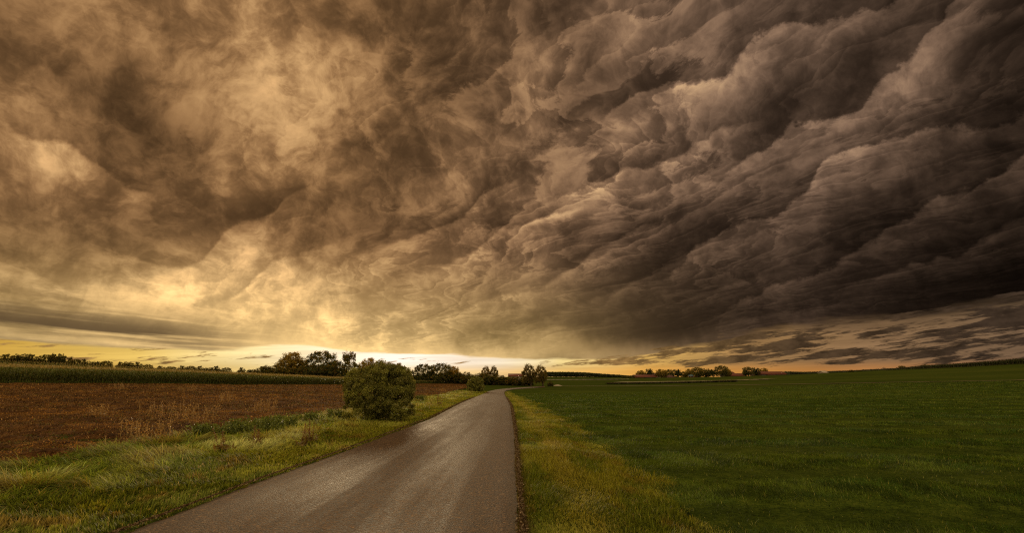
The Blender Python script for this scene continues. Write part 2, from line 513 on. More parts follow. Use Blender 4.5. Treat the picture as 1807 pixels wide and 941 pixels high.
def leaf_mat(name, trans=.35, rough=.55, spec=.25, sat=1.0, obj_vary=0.0, fixed=None):
    """foliage: colour from the mesh's own leaf tones, light passes through"""
    m, q, p, o = material(name)
    if fixed: c = fixed
    else:
        at_ = q.new('ShaderNodeVertexColor', layer_name='tone'); c = E(q, at_.outputs[0])
    if obj_vary:
        oi = q.new('ShaderNodeObjectInfo')
        r = E(q, oi.outputs['Random'])
        c = q.mix(1.0, c, q.ramp(r, [(0, (1 - obj_vary, 1 - obj_vary * .8, 1)), (.5, (1, 1, 1)), (1, (1 + obj_vary, 1 + obj_vary * .3, .7))]), 'MULTIPLY')
    q.put(p.inputs['Base Color'], c)
    p.inputs['Roughness'].default_value = rough
    p.inputs['Specular IOR Level'].default_value = spec
    tr = q.new('ShaderNodeBsdfTranslucent'); q.put(tr.inputs[0], q.mix(1.0, c, c4(1.25, 1.15, .6), 'MULTIPLY'))
    mx = q.new('ShaderNodeMixShader'); mx.inputs[0].default_value = trans
    t = m.node_tree
    t.links.new(p.outputs[0], mx.inputs[1]); t.links.new(tr.outputs[0], mx.inputs[2]); t.links.new(mx.outputs[0], o.inputs[0])
    return m


def simple(name, c, rough=.7, vary=.25, scale=3.0, spec=.3):
    m, q, p, o = material(name)
    tc_ = q.new('ShaderNodeTexCoord'); v = E(q, tc_.outputs['Object'])
    n = q.noise(v, scale, 5, .6)
    q.put(p.inputs['Base Color'], q.mix(n, c4(*[x * (1 - vary) for x in c]), c4(*[x * (1 + vary) for x in c])))
    p.inputs['Roughness'].default_value = rough
    p.inputs['Specular IOR Level'].default_value = spec
    return m


# ground under the grass and the far fields
M_ground, q, p, o = material('meadow_ground')
P = pos(q)
far = q.vm('LENGTH', q.vm('SUBTRACT', P, (0, 0, 0)))
n1 = q.noise(P, .035, 4, .5); n2 = q.noise(P, 1.2, 6, .65); n3 = q.noise(P, 14.0, 4, .7)
c = q.ramp(n1 * .5 + n2 * .5, [(.3, (.022, .034, .005)), (.5, (.042, .060, .008)), (.7, (.070, .080, .013))])
c = q.mix(q.ss(n3, .42, .62), c, q.mix(.6, c, c4(.03, .028, .010)))
q.put(p.inputs['Base Color'], c); p.inputs['Roughness'].default_value = .9
p.inputs['Specular IOR Level'].default_value = .0
bump(q, p, n2 * .6 + n3 * .3, .6, .06)

# green crop
M_crop, q, p, o = material('green_crop_ground')
P = pos(q)
px_, py_, pz_ = q.sep(P)
rows = q.m('SINE', (py_ + px_ * .06 + (q.noise(P, .3, 2, .5) - .5) * .7) * 2.1)
n1 = q.noise(P, .05, 4, .55); n2 = q.noise(P, 1.7, 6, .7); n3 = q.noise(P, 19.0, 3, .7)
c = q.ramp(n2 * .55 + n3 * .45, [(.36, (.008, .013, .003)), (.5, (.040, .060, .008)), (.66, (.085, .105, .014))])
c = q.mix(q.ss(rows, -.2, 1) * .45, c, q.mix(.7, c, c4(.012, .016, .004)))
c = q.mix(q.ss(n1, .4, .65) * .35, c, c4(.095, .105, .018))
q.put(p.inputs['Base Color'], c); p.inputs['Roughness'].default_value = .85
p.inputs['Specular IOR Level'].default_value = .0
bump(q, p, n2 * .8 + n3 * .25 - rows * .10, .8, .10)

# bare field with withered leaf litter
M_soil, q, p, o = material('soil_field_earth')
P = pos(q)
n1 = q.noise(P, .10, 4, .55); n2 = q.noise(P, 2.2, 7, .7); n3 = q.noise(P, 17.0, 4, .7)
c = q.ramp(n2 * .5 + n3 * .5, [(.36, (.014, .007, .003)), (.50, (.085, .038, .012)), (.62, (.19, .088, .026)), (.74, (.30, .15, .05))])
c = q.mix(q.ss(n1, .38, .62) * .5, c, q.mix(.5, c, c4(.20, .095, .026)))
q.put(p.inputs['Base Color'], c); p.inputs['Roughness'].default_value = .95
p.inputs['Specular IOR Level'].default_value = .05
bump(q, p, n2 + n3 * .35, 1.0, .16)

# asphalt: worn, still damp in the wheel tracks
M_road, q, p, o = material('asphalt')
P = pos(q)
px_, py_, pz_ = q.sep(P)
uvn = q.new('ShaderNodeUVMap', uv_map='lane'); U = q.sep(E(q, uvn.outputs[0]))      # u across, v along in metres
lane = U[0]
ag = q.new('ShaderNodeTexVoronoi'); q.put(ag.inputs['Vector'], P); ag.inputs['Scale'].default_value = 48
agc = q.sep(E(q, ag.outputs['Color']))[0]
agd = E(q, ag.outputs['Distance'])
fine = q.noise(P, 60, 3, .7)
patch = q.noise(q.vm('MULTIPLY', P, (1, .22, 1)), .9, 5, .6)
streak = q.noise(q.xyz(lane * 9.0, U[1] * .06, 0.0), 1.0, 5, .6)
track = q.m('EXPONENT', q.m('POWER', (lane - .27) * 8.5, 2.0) * -1.0) + q.m('EXPONENT', q.m('POWER', (lane - .70) * 8.5, 2.0) * -1.0)
c = q.ramp(agc * .6 + fine * .4, [(.12, (.014, .008, .004)), (.45, (.048, .026, .011)), (.75, (.110, .062, .028)), (.88, (.36, .23, .115)), (.97, (.66, .46, .26))])
mott = q.noise(P, 17.0, 5, .72)
c = q.mix(1.0, c, q.ramp(mott, [(.32, (.62, .60, .58)), (.5, (1, 1, 1)), (.68, (1.45, 1.4, 1.3))]), 'MULTIPLY')
c = q.mix(q.ss(patch + (streak - .5) * .6, .35, .7) * .45, c, q.mix(.5, c, c4(.045, .034, .027)))
ed = q.ss(q.m('ABSOLUTE', lane - .5) + (patch - .5) * .05, .455, .497)
c = q.mix(ed * .6, c, c4(.06, .042, .024))
q.put(p.inputs['Base Color'], c)
wet = q.ss(streak * .45 + patch * .6 + track * .12, .46, .74)
q.put(p.inputs['Roughness'], q.mixf(wet, .84, .64) + (agc - .5) * .15)
p.inputs["Specular IOR Level"].default_value = .22
bump(q, p, q.m('SUBTRACT', agc * .5, agd * .8) + fine * .3, .65, .009)

# ------------------------------------------------------------------ ground sheet
def grid_mesh(name, nx, ny, fn, mat, kind='structure', label=None, cat=None, uv=None):
    s, t = np.meshgrid(np.linspace(0, 1, nx), np.linspace(0, 1, ny))
    co = fn(s.ravel(), t.ravel())
    i = np.arange(ny - 1)[:, None] * nx + np.arange(nx - 1)[None, :]
    f = np.stack([i, i + 1, i + nx + 1, i + nx], -1).reshape(-1, 4)
    me = np_mesh(name, co, f, np.full(len(f), 4), smooth=True)
    if uv is not None:
        l = me.uv_layers.new(name='lane')
        w = np.stack(uv(s.ravel(), t.ravel()), -1)[f.ravel()].astype(np.float32)
        l.data.foreach_set('uv', w.ravel())
    return tag(link_mesh(name, me, mat), label, cat, None, kind)


def f_ground(s, t):
    a = (s - .5) * 2 * math.pi
    r = np.where(t < .8, .4 + 329.6 * (t / .8) ** 2.2, 330 + ((t - .8) / .2) ** 2 * 6500)
    x = r * np.sin(a); y = r * np.cos(a)
    return np.stack([x, y, terrain(x, y) - .012 - r * .0002], -1)


grid_mesh('ground', 361, 220, f_ground, M_ground)

# ------------------------------------------------------------------ plan, traced from the photo onto the land
def trace(pts): return np.array([hit(*q_) for q_ in pts])


roadL = trace([(229, 941), (398, 876), (483, 843), (600, 802), (716, 757), (761, 740), (806, 716), (843, 699.6), (859, 692), (876, 688.3), (899, 686), (930, 684), (960, 682.6)])
roadR = trace([(917, 941), (914.5, 876), (912, 843), (910.5, 802), (907, 757), (905, 740), (901, 716), (892, 700), (889.5, 693.5), (893, 690), (908, 687.6), (935, 685.6), (962, 684.0)])
near_y = [-30, -14, -5, 0, 2.5, 4.0, 5.0]
roadL = np.vstack([[[roadL[0, 0], q_] for q_ in near_y], roadL]); roadR = np.vstack([[[roadR[0, 0] + .02, q_] for q_ in near_y], roadR])


def resample(P_, n):
    d = np.concatenate(([0], np.cumsum(np.hypot(*np.diff(P_, axis=0).T)))) 
    k = np.arange(len(P_))
    # keep both edges in step: parameter is the point number
    u = np.linspace(0, len(P_) - 1, n)
    return np.stack([np.interp(u, k, P_[:, 0]), np.interp(u, k, P_[:, 1])], -1)


def smooth(P_, it=2):
    for _ in range(it):
        Q = P_.copy(); Q[1:-1] = (P_[:-2] + 2 * P_[1:-1] + P_[2:]) / 4; P_ = Q
    return P_


NR = 420
rl, rr = smooth(resample(roadL, NR), 40), smooth(resample(roadR, NR), 40)
road_len = np.concatenate(([0], np.cumsum(np.hypot(*np.diff((rl + rr) / 2, axis=0).T))))


def vn1(u):
    i = np.floor(u); f = u - i; h = lambda k: np.abs(np.sin(k * 127.1 + 3.7) * 43758.5453) % 1
    return h(i) * (1 - f) + h(i + 1) * f


def f_road(s, t):
    k = t * (NR - 1); i = np.arange(NR)
    x = np.interp(k, i, rl[:, 0]) * (1 - s) + np.interp(k, i, rr[:, 0]) * s
    y = np.interp(k, i, rl[:, 1]) * (1 - s) + np.interp(k, i, rr[:, 1]) * s
    crown = .05 * (1 - (2 * s - 1) ** 2) + .03
    edge = ((vn1(y * 2.3 + x) - .5) * .05 + (vn1(y * 9.0) - .5) * .03) * (np.abs(s - .5) > .49)
    r = np.hypot(x, y)
    crown = crown * np.where(np.abs(s - .5) > .499, 0.0, 1.0) + .012 * (np.abs(s - .5) > .499)
    return np.stack([x + edge, y, terrain(x, y) + crown + r * .0002], -1)


grid_mesh('road', 25, NR * 4, f_road, M_road, uv=lambda s, t: (s, np.interp(t * (NR - 1), np.arange(NR), road_len)))

vl = trace([(0, 828), (143, 803), (249, 790), (316, 778), (399, 762), (470, 748), (583, 734), (660, 718), (733, 706), (756, 701), (800, 690), (823, 686)])
vl = np.vstack([[vl[0, 0] - .4, -30], vl])
vr = trace([(1259, 941), (1220, 912), (1158, 862), (1100, 819), (1057, 785), (1007, 750), (949, 715), (920, 702), (903, 694), (897, 690.5)])
vr = np.vstack([[vr[0, 0] + .1, -30], vr])
corn = trace([(0, 677.5), (200, 678.5), (400, 680), (600, 680), (735, 678.3), (822, 678)])


def edge_x(P_):
    """x of an edge as a function of y"""
    o_ = np.argsort(P_[:, 1]); return lambda y: np.interp(y, P_[o_, 1], P_[o_, 0])


VL, VR = edge_x(vl), edge_x(vr)
RLx, RRx = edge_x(rl[rl[:, 1].argsort()]), edge_x(rr[rr[:, 1].argsort()])
corn_dir = (corn[3] - corn[0]) / np.linalg.norm(corn[3] - corn[0])
corn_near = corn[0] - corn_dir * 70
cornE = np.vstack([corn_near, corn])


def clod(x, y):
    xi, yi = np.floor(x), np.floor(y); fx, fy = x - xi, y - yi; fx = fx * fx * (3 - 2 * fx); fy = fy * fy * (3 - 2 * fy)
    h = lambda a, b: np.abs(np.sin(a * 12.9898 + b * 78.233) * 43758.5453) % 1
    return (h(xi, yi) * (1 - fx) + h(xi + 1, yi) * fx) * (1 - fy) + (h(xi, yi + 1) * (1 - fx) + h(xi + 1, yi + 1) * fx) * fy


def f_soil(s, t):
    y0, y1 = -30.0, float(vl[-1, 1])
    ya = y0 + (y1 - y0) * t ** 1.6
    xa = VL(ya) + .25 * np.sin(ya * 1.7) * np.exp(-np.abs(ya) / 60)
    k = np.concatenate(([0], np.cumsum(np.hypot(*np.diff(cornE, axis=0).T)))); k /= k[-1]
    xb = np.interp(t, k, cornE[:, 0]); yb = np.interp(t, k, cornE[:, 1])
    w = s ** 1.5
    x = xa + (xb - xa) * w; y = ya + (yb - ya) * w
    r = np.hypot(x, y)
    rough_ = (clod(x * 1.1, y * 1.1) - .5) * .16 + (clod(x * 3.1 + 7, y * 3.1) - .5) * .10
    rough_ *= sstep(0, .02, s)
    return np.stack([x, y, terrain(x, y) + .03 + rough_ + .012 + r * .0002], -1)


grid_mesh('soil_field', 520, 620, f_soil, M_soil)

# the brown track across the green, then the far green
trk = trace([(972, 682.3), (1100, 682), (1250, 681.2), (1400, 679), (1550, 676.5), (1700, 674), (1806, 672)])
trk = np.vstack([trk, trk[-1] + (trk[-1] - trk[-2]) * 6])


def f_crop(s, t):
    # from the verge out to the east, up to the brown track
    ya = -30 + (float(vr[-1, 1]) + 6 + 30) * t ** 1.5
    xa = VR(ya)
    k = np.linspace(0, 1, len(trk))[::-1]
    top_x = np.interp(s, np.linspace(0, 1, len(trk)), trk[:, 0]); top_y = np.interp(s, np.linspace(0, 1, len(trk)), trk[:, 1])
    bx = VR(-30) + (top_x[-1] - VR(-30)) * s ** 2; by = -30.0
    lx = xa; ly = ya
    # bilinear patch between left edge, far edge, near edge
    tt = t ** 1.5
    x = lx + (bx - VR(-30)) * (1 - tt) + (top_x - top_x[0]) * tt
    y = ly + (top_y - top_y[0]) * tt
    x = np.where(tt > .999, x, x)
    r = np.hypot(x, y)
    return np.stack([x, y, terrain(x, y) + .016 + r * .0001], -1)


grid_mesh('green_field', 300, 260, f_crop, M_crop)


def ribbon(name, line, width, mat, lift, n=160):
    P_ = resample(line, n); d = np.gradient(P_, axis=0); d /= np.linalg.norm(d, axis=1)[:, None]
    nrm = np.stack([-d[:, 1], d[:, 0]], -1)
    def fn(s, t):
        k = t * (n - 1); i = np.arange(n)
        cx = np.interp(k, i, P_[:, 0]); cy = np.interp(k, i, P_[:, 1])
        wx = np.interp(k, i, nrm[:, 0]); wy = np.interp(k, i, nrm[:, 1])
        w = (s - .5) * width * (1 + .25 * np.sin(t * 90))
        x = cx + wx * w; y = cy + wy * w
        return np.stack([x, y, terrain(x, y) + lift + np.hypot(x, y) * .0003], -1)
    return grid_mesh(name, 5, n, fn, mat)


M_track = simple('dry_track_earth', (.11, .068, .026), .95, .4, .8)
ribbon('field_track', trk, 1.5, M_track, .05)


# ================================================================== foliage builders
def vnoise(x, y, seed=0, scale=1.0):
    """smooth value noise 0..1 on arrays"""
    x = np.asarray(x) * scale + seed * 17.3; y = np.asarray(y) * scale - seed * 9.1
    xi = np.floor(x).astype(np.int64); yi = np.floor(y).astype(np.int64)
    fx = x - xi; fy = y - yi; fx = fx * fx * (3 - 2 * fx); fy = fy * fy * (3 - 2 * fy)
    def h(a, b):
        n = (a * 374761393 + b * 668265263 + seed * 1013904223) & 0x7fffffff
        n = ((n ^ (n >> 13)) * 1274126177) & 0x7fffffff
        return ((n ^ (n >> 16)) & 0xffff) / 65535.0
    return (h(xi, yi) * (1 - fx) + h(xi + 1, yi) * fx) * (1 - fy) + (h(xi, yi + 1) * (1 - fx) + h(xi + 1, yi + 1) * fx) * fy


def fbm(x, y, seed=0, scale=1.0, o=3):
    s = 0; a = .5; t = 0
    for i in range(o):
        s = s + a * vnoise(x, y, seed + i, scale * 2 ** i); t += a; a *= .55
    return s / t


def leaves_mesh(name, pts, size, tones, up=.25, aspect=.55, nrm=None):
    """one folded leaf (two triangles meeting on the midrib) at each point"""
    n = len(pts)
    d = rng.normal(size=(n, 3)); d[:, 2] -= up
    if nrm is not None: d += nrm * .8
    d /= np.linalg.norm(d, axis=1)[:, None]
    w = np.cross(d, rng.normal(size=(n, 3))); w /= np.linalg.norm(w, axis=1)[:, None] + 1e-9
    nn = np.cross(d, w)
    s = (size * rng.uniform(.6, 1.35, n))[:, None]
    a = pts - d * s * .5; b = pts + d * s * .5
    l = pts + w * s * aspect * .5 + nn * s * .12; r = pts - w * s * aspect * .5 + nn * s * .12
    co = np.stack([a, l, b, r], 1).reshape(-1, 3)
    k = np.arange(n)[:, None] * 4
    f = np.concatenate([k, k + 1, k + 2, k, k + 2, k + 3], 1).reshape(-1, 3)
    return np_mesh(name, co, f, np.full(len(f), 3), np.repeat(tones, 4, 0))


def clump_points(n, lobes, clumps, cr, shell=.75, seed=1, flat=0.0):
    """leaf positions gathered in clumps spread through the lobes; returns points, clump number"""
    r_ = np.random.default_rng(seed)
    L_ = np.array(lobes, float)                       # cx cy cz rx ry rz
    vol = (L_[:, 3] * L_[:, 4] * L_[:, 5]) ** .67
    li = r_.choice(len(L_), clumps, p=vol / vol.sum())
    d = r_.normal(size=(clumps, 3)); d /= np.linalg.norm(d, axis=1)[:, None]
    rad = shell + (1 - shell) * r_.uniform(0, 1, clumps)
    rad = np.where(r_.uniform(size=clumps) < .25, r_.uniform(.2, .8, clumps), rad)
    cc = L_[li, :3] + d * rad[:, None] * L_[li, 3:]
    ci = r_.integers(0, clumps, n)
    q = r_.normal(size=(n, 3)); q /= np.linalg.norm(q, axis=1)[:, None]
    q *= (r_.uniform(0, 1, n) ** .5)[:, None] * (cr * r_.uniform(.6, 1.3, clumps))[ci][:, None]
    q[:, 2] *= 1 - flat
    return cc[ci] + q, ci, cc


def tone_mix(n, ci, nclump, base, spread=.3, clump_spread=.35, accent=None, acc_mask=None, seed=3):
    r_ = np.random.default_rng(seed)
    t = np.array(base)[None, :] * (1 + r_.uniform(-spread, spread, n))[:, None]
    t *= (1 + r_.uniform(-clump_spread, clump_spread, nclump))[ci][:, None]
    if accent is not None:
        t = np.where(acc_mask[:, None], np.array(accent)[None, :] * r_.uniform(.7, 1.3, n)[:, None], t)
    return np.clip(t, .002, 1)


M_leaf = leaf_mat('tree_leaves', .48, .6, .2, obj_vary=.16)
M_bush = leaf_mat('bush_leaves', .36, .5, .35)
M_grass = leaf_mat('grass_blades', .38, .6, .12)
M_corn = leaf_mat('corn_leaves', .30, .5, .3)
M_dry = leaf_mat('withered_leaves', .25, .9, .05)
M_bark = simple('bark', (.085, .058, .036), .9, .4, 6)

# ------------------------------------------------------------------ tree kinds, one unit high and wide
KINDS = {}


def make_kind(key, lobes, n, clumps, cr, leaf, base, accent=None, trunk_h=.25, trunk_r=.03, limbs=6, seed=1, shell=.7, acc=.12, stems=1):
    pts, ci, cc = clump_points(n, lobes, clumps, cr, shell, seed)
    keep = pts[:, 2] > .015
    pts, ci = pts[keep], ci[keep]
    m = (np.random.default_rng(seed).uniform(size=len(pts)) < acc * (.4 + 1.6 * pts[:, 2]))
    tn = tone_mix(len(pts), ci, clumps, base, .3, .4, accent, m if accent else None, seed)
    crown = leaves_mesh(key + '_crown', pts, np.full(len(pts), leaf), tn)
    crown.materials.append(M_leaf)
    b = MB(); r_ = random.Random(seed)
    zc = sum(l[2] for l in lobes) / len(lobes)
    for s_ in range(stems):
        ox, oy = (0, 0) if stems == 1 else (r_.uniform(-.22, .22), r_.uniform(-.15, .15))
        b.tube([(ox, oy, -.02), (ox + r_.uniform(-.02, .02), oy + .01, trunk_h * .6), (ox + r_.uniform(-.03, .03), oy, trunk_h + .2), (ox, oy, max(zc, trunk_h + .3))],
               [trunk_r * 1.25, trunk_r, trunk_r * .7, trunk_r * .3], 7)
        for i in range(limbs):
            t = cc[r_.randrange(len(cc))]
            z0 = trunk_h * r_.uniform(.6, 1.3)
            b.tube([(ox, oy, z0), ((ox + t[0]) / 2, (oy + t[1]) / 2, (z0 + t[2]) / 2 + .03), tuple(t)], [trunk_r * .5, trunk_r * .3, trunk_r * .1], 5)
    trunk = np_mesh(key + '_trunk', b.v, b.l, b.n); trunk.materials.append(M_bark)
    KINDS[key] = (crown, trunk)


G1, G2, G3 = (.062, .068, .015), (.105, .092, .020), (.048, .058, .015)
RIM_GOLD, RUST = (.42, .28, .045), (.26, .15, .028)  # the gold paints the backlit crown rim into the leaf tones
make_kind('round', [(0, 0, .58, .44, .40, .38), (-.2, .05, .42, .30, .3, .30), (.22, 0, .44, .28, .3, .30), (0, 0, .24, .44, .40, .22)], 12000, 260, .085, .042, G2, RIM_GOLD, .16, seed=11, acc=.34)
make_kind('dome', [(0, 0, .58, .47, .42, .40), (.05, 0, .26, .48, .42, .24), (-.28, 0, .32, .22, .3, .26)], 13000, 280, .08, .040, G1, RIM_GOLD, .12, seed=12, acc=.12)
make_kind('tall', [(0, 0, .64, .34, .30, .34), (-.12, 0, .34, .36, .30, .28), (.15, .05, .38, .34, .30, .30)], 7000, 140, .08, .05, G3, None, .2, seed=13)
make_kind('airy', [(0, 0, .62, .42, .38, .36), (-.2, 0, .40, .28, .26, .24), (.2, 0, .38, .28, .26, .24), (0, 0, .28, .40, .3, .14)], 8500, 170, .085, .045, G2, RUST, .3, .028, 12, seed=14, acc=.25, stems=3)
make_kind('umbrella', [(0, 0, .80, .45, .4, .17), (.1, 0, .72, .34, .3, .12)], 2400, 70, .09, .05, G2, RIM_GOLD, .62, .02, 4, seed=15)
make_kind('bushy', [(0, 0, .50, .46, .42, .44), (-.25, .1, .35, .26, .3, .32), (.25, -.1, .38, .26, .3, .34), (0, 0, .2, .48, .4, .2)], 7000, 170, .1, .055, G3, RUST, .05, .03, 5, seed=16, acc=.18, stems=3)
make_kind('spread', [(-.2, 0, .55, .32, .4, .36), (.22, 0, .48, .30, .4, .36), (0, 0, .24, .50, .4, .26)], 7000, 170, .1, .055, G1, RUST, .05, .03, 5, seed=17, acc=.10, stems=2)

ORD = ['first', 'second', 'third', 'fourth', 'fifth', 'sixth', 'seventh', 'eighth', 'ninth', 'tenth', 'eleventh', 'twelfth', 'thirteenth',
       'fourteenth', 'fifteenth', 'sixteenth', 'seventeenth', 'eighteenth', 'nineteenth', 'twentieth', 'twenty-first', 'twenty-second',
       'twenty-third', 'twenty-fourth', 'twenty-fifth', 'twenty-sixth', 'twenty-seventh', 'twenty-eighth']


def tree(kind, px, top, w, dist, label, group, name='broadleaf_tree', cat='tree', sink=0.0, depth=None):
    x, y = at(px, dist)
    zb = float(terrain(x, y)) - .05 - sink
    h = zpix(px, top, dist) - zb
    wid = w / F * dist * 1.02
    e = bpy.data.objects.new(name, None); COL.objects.link(e)
    e.location = (x, y, zb); e.scale = (wid, (depth or wid), max(h, .3)); e.rotation_euler = (0, 0, random.choice((0, math.pi)) + random.uniform(-.3, .3))
    tag(e, label, cat, group)
    crown, trunk = KINDS[kind]
    for nm, me in (('trunk', trunk), ('crown', crown)):
        o_ = bpy.data.objects.new(nm, me); COL.objects.link(o_); o_.parent = e
    return e


# ------------------------------------------------------------------ hedgerow on the western skyline
GR = 'bushes and trees on the skyline behind the corn'
skyl = [(2, 624, 26), (30, 623, 24), (50, 624, 22), (76, 625, 24), (89, 623, 16), (101, 622.5, 15), (117, 630, 20), (130, 633, 15), (143, 633, 14),
        (157, 636.5, 15), (170, 637.5, 14), (184, 636.5, 20), (209, 638, 14), (222, 637.5, 16), (240, 638.5, 17), (259, 643, 15), (281, 645.5, 18), (300, 646, 14),
        (320, 645, 18), (335, 645.5, 14), (350, 645.5, 16), (366, 648, 14), (379, 645.5, 18), (398, 648.5, 16), (425, 648, 14), (443, 651, 14)]
for i, (px, tp, w) in enumerate(skyl):
    a_ = azel(px, 650)[0]; dist = 296 * math.cos(a_)
    lone = 'highest dark clump' if px == 101 else ('low dark bush' if w < 16 else 'rounded dark bush')
    tree(('bushy', 'spread', 'bushy', 'dome')[i % 4], px, tp, w * 1.12, dist,
         f'{lone} on the skyline behind the corn, {ORD[i]} from left',
         GR, 'skyline_bush' if w < 24 else 'skyline_tree', 'bush' if w < 24 else 'tree')

# trees beyond the corn, left of the round bush
G2_ = 'trees and bushes beyond the corn, left of the big bush'
for k, px, tp, w, dist, lab, nm, ct in (
        ('bushy', 462, 645, 20, 235, 'small reddish bush at the left end of the clump beyond the corn', 'hedge_bush', 'bush'),
        ('spread', 477, 643, 22, 232, 'low dark bush left of the golden-green tree', 'hedge_bush', 'bush'),
        ('round', 514, 621, 54, 225, 'broad golden-green tree with light shining through its crown', 'broadleaf_tree', 'tree'),
        ('dome', 566, 617.5, 54, 222, 'dark domed tree, tallest beyond the corn', 'broadleaf_tree', 'tree'),
        ('spread', 500, 648, 36, 212, 'dark hedge bush below the golden-green tree', 'hedge_bush', 'bush'),
        ('bushy', 534, 644, 34, 212, 'dark hedge bush between the golden-green and the domed tree', 'hedge_bush', 'bush'),
        ('spread', 562, 642, 36, 209, 'dark hedge bush below the domed tree', 'hedge_bush', 'bush'),
        ('bushy', 592, 636, 34, 209, 'dark hedge bush right of the domed tree', 'hedge_bush', 'bush'),
        ('umbrella', 615, 619.5, 25, 222, 'thin tree with a small flat umbrella crown', 'broadleaf_tree', 'tree'),
        ('dome', 618, 637, 32, 207, 'dark bush below the small umbrella tree', 'hedge_bush', 'bush'),
        ('round', 650, 631, 34, 206, 'dark tree rising just behind the top of the big round bush', 'broadleaf_tree', 'tree'),
        ('round', 678, 640, 30, 206, 'low tree behind the middle of the big round bush', 'broadleaf_tree', 'tree'),
        ('round', 702, 640, 24, 204, 'rust-tipped tree behind the right shoulder of the big round bush', 'broadleaf_tree', 'tree')):
    tree(k, px, tp, w * (1.4 if nm == 'hedge_bush' else 1.1), dist, lab, G2_, nm, ct)

# hedge between the big bush and the bend of the road
G3_ = 'hedge and trees between the big bush and the bend'
for k, px, tp, w, dist, lab, nm, ct in (
        ('bushy', 722, 653, 28, 196, 'low dark bush at the left end of the hedge by the brown field', 'hedge_bush', 'bush'),
        ('dome', 748, 641, 34, 196, 'tall round tree at the left of the hedge, joined to its taller neighbour', 'hedge_tree', 'tree'),
        ('dome', 778, 639.5, 36, 196, 'tallest dark round tree of the hedge behind the brown field', 'hedge_tree', 'tree'),
        ('round', 801, 646, 24, 198, 'golden-topped tree right of the tallest hedge tree', 'hedge_tree', 'tree'),
        ('spread', 815, 655, 24, 196, 'sloping hedge bush left of the small round bush', 'hedge_bush', 'bush'),
        ('spread', 832, 658, 28, 192, 'hedge bush right behind the small round bush', 'hedge_bush', 'bush'),
        ('bushy', 852, 658, 26, 190, 'hedge bush below the twin-topped trees', 'hedge_bush', 'bush'),
        ('airy', 858, 646.5, 18, 215, 'left of the two thin-topped trees above the hedge', 'hedge_tree', 'tree'),
        ('airy', 871, 646, 16, 215, 'right of the two thin-topped trees above the hedge', 'hedge_tree', 'tree'),
        ('spread', 873, 661, 28, 187, 'dark hedge bush right of the twin-topped trees', 'hedge_bush', 'bush'),
        ('spread', 892, 663, 26, 184, 'dark hedge bush left of the red roof', 'hedge_bush', 'bush'),
        ('bushy', 909, 665, 26, 181, 'low hedge bush in front of the red roof', 'hedge_bush', 'bush'),
        ('bushy', 925, 667, 24, 178, 'lowest hedge bush beside the bare-stemmed trees', 'hedge_bush', 'bush'),
        ('airy', 932, 642.5, 25, 170, 'left one of two open many-stemmed trees at the bend', 'bend_tree', 'tree'),
        ('airy', 953, 644.5, 24, 169, 'right one of two open many-stemmed trees at the bend', 'bend_tree', 'tree'),
        ('bushy', 971, 672.5, 9, 164, 'small reddish bush standing alone right of the bend trees', 'small_bush', 'bush')):
    tree(k, px, tp, w * (1.4 if nm == 'hedge_bush' else 1.15), dist, lab, G3_, nm, ct)

# trees of the farmsteads
G4_ = 'trees round the farmsteads on the horizon'
farm = [('bushy', 1101, 664, 10, 'small bush, leftmost before the brick barn'), ('bushy', 1110, 663, 9, 'small round bush left of the brick barn'),
        ('bushy', 1119, 662.5, 9, 'small round bush touching the brick barn'), ('round', 1131, 653.5, 15, 'tree rising behind the left gable of the brick barn'),
        ('tall', 1146, 649.5, 15, 'pointed tree rising behind the brick barn roof'), ('round', 1167, 651.5, 19, 'dark tree in front of the white house'),
        ('dome', 1181, 651.5, 14, 'tree above the brown-roofed cottage'), ('tall', 1195, 650.5, 16, 'pointed dark tree right of the brown-roofed cottage'),
        ('dome', 1207, 655.5, 12, 'low round tree left of the small red shed'), ('round', 1217, 651, 15, 'pale green tree behind the small red shed'),
        ('dome', 1231, 647.5, 18, 'broad tree right behind the small red shed'), ('spread', 1246, 649.5, 20, 'brownish tree in the middle of the dense farm grove'),
        ('tall', 1259, 651, 14, 'narrow tree left of the tallest farm tree'), ('dome', 1274, 644.5, 21, 'tallest tree of the farm grove'),
        ('round', 1285, 651, 12, 'tree leaning over the left end of the red barn roof'), ('dome', 1321, 647, 18, 'dense tree right of the red barn roof'),
        ('tall', 1335, 648, 13, 'forked tree between the red barn and the long barn'), ('round', 1348, 649.5, 16, 'round tree behind the left end of the long barn')]
for i, (k, px, tp, w, lab) in enumerate(farm):
    tree(k, px, tp, w * 1.15, 372 + (i % 3) * 5 if px not in (1131, 1146, 1181, 1348, 1217) else 400, lab, G4_, 'farm_tree', 'tree')
G5_ = 'lone bushes on the eastern skyline'
for k, px, tp, w, lab in (('bushy', 1503, 653, 9, 'low dark bush on the skyline, nearest to the white gabled house'), ('spread', 1517, 654.5, 9, 'flatter bush right of the low dark skyline bush'),
                          ('bushy', 1585, 648.5, 4, 'tiny bush just left of a round one on the eastern skyline'), ('dome', 1594, 645.5, 11, 'round dark bush on the eastern skyline beside a tiny one'),
                          ('dome', 1636, 643.5, 14, 'wider domed bush at the left end of the skyline corn')):
    a_ = azel(px, 650)[0]; tree(k, px, tp, w * 1.1, 298 * math.cos(a_), lab, G5_, 'skyline_bush', 'bush')


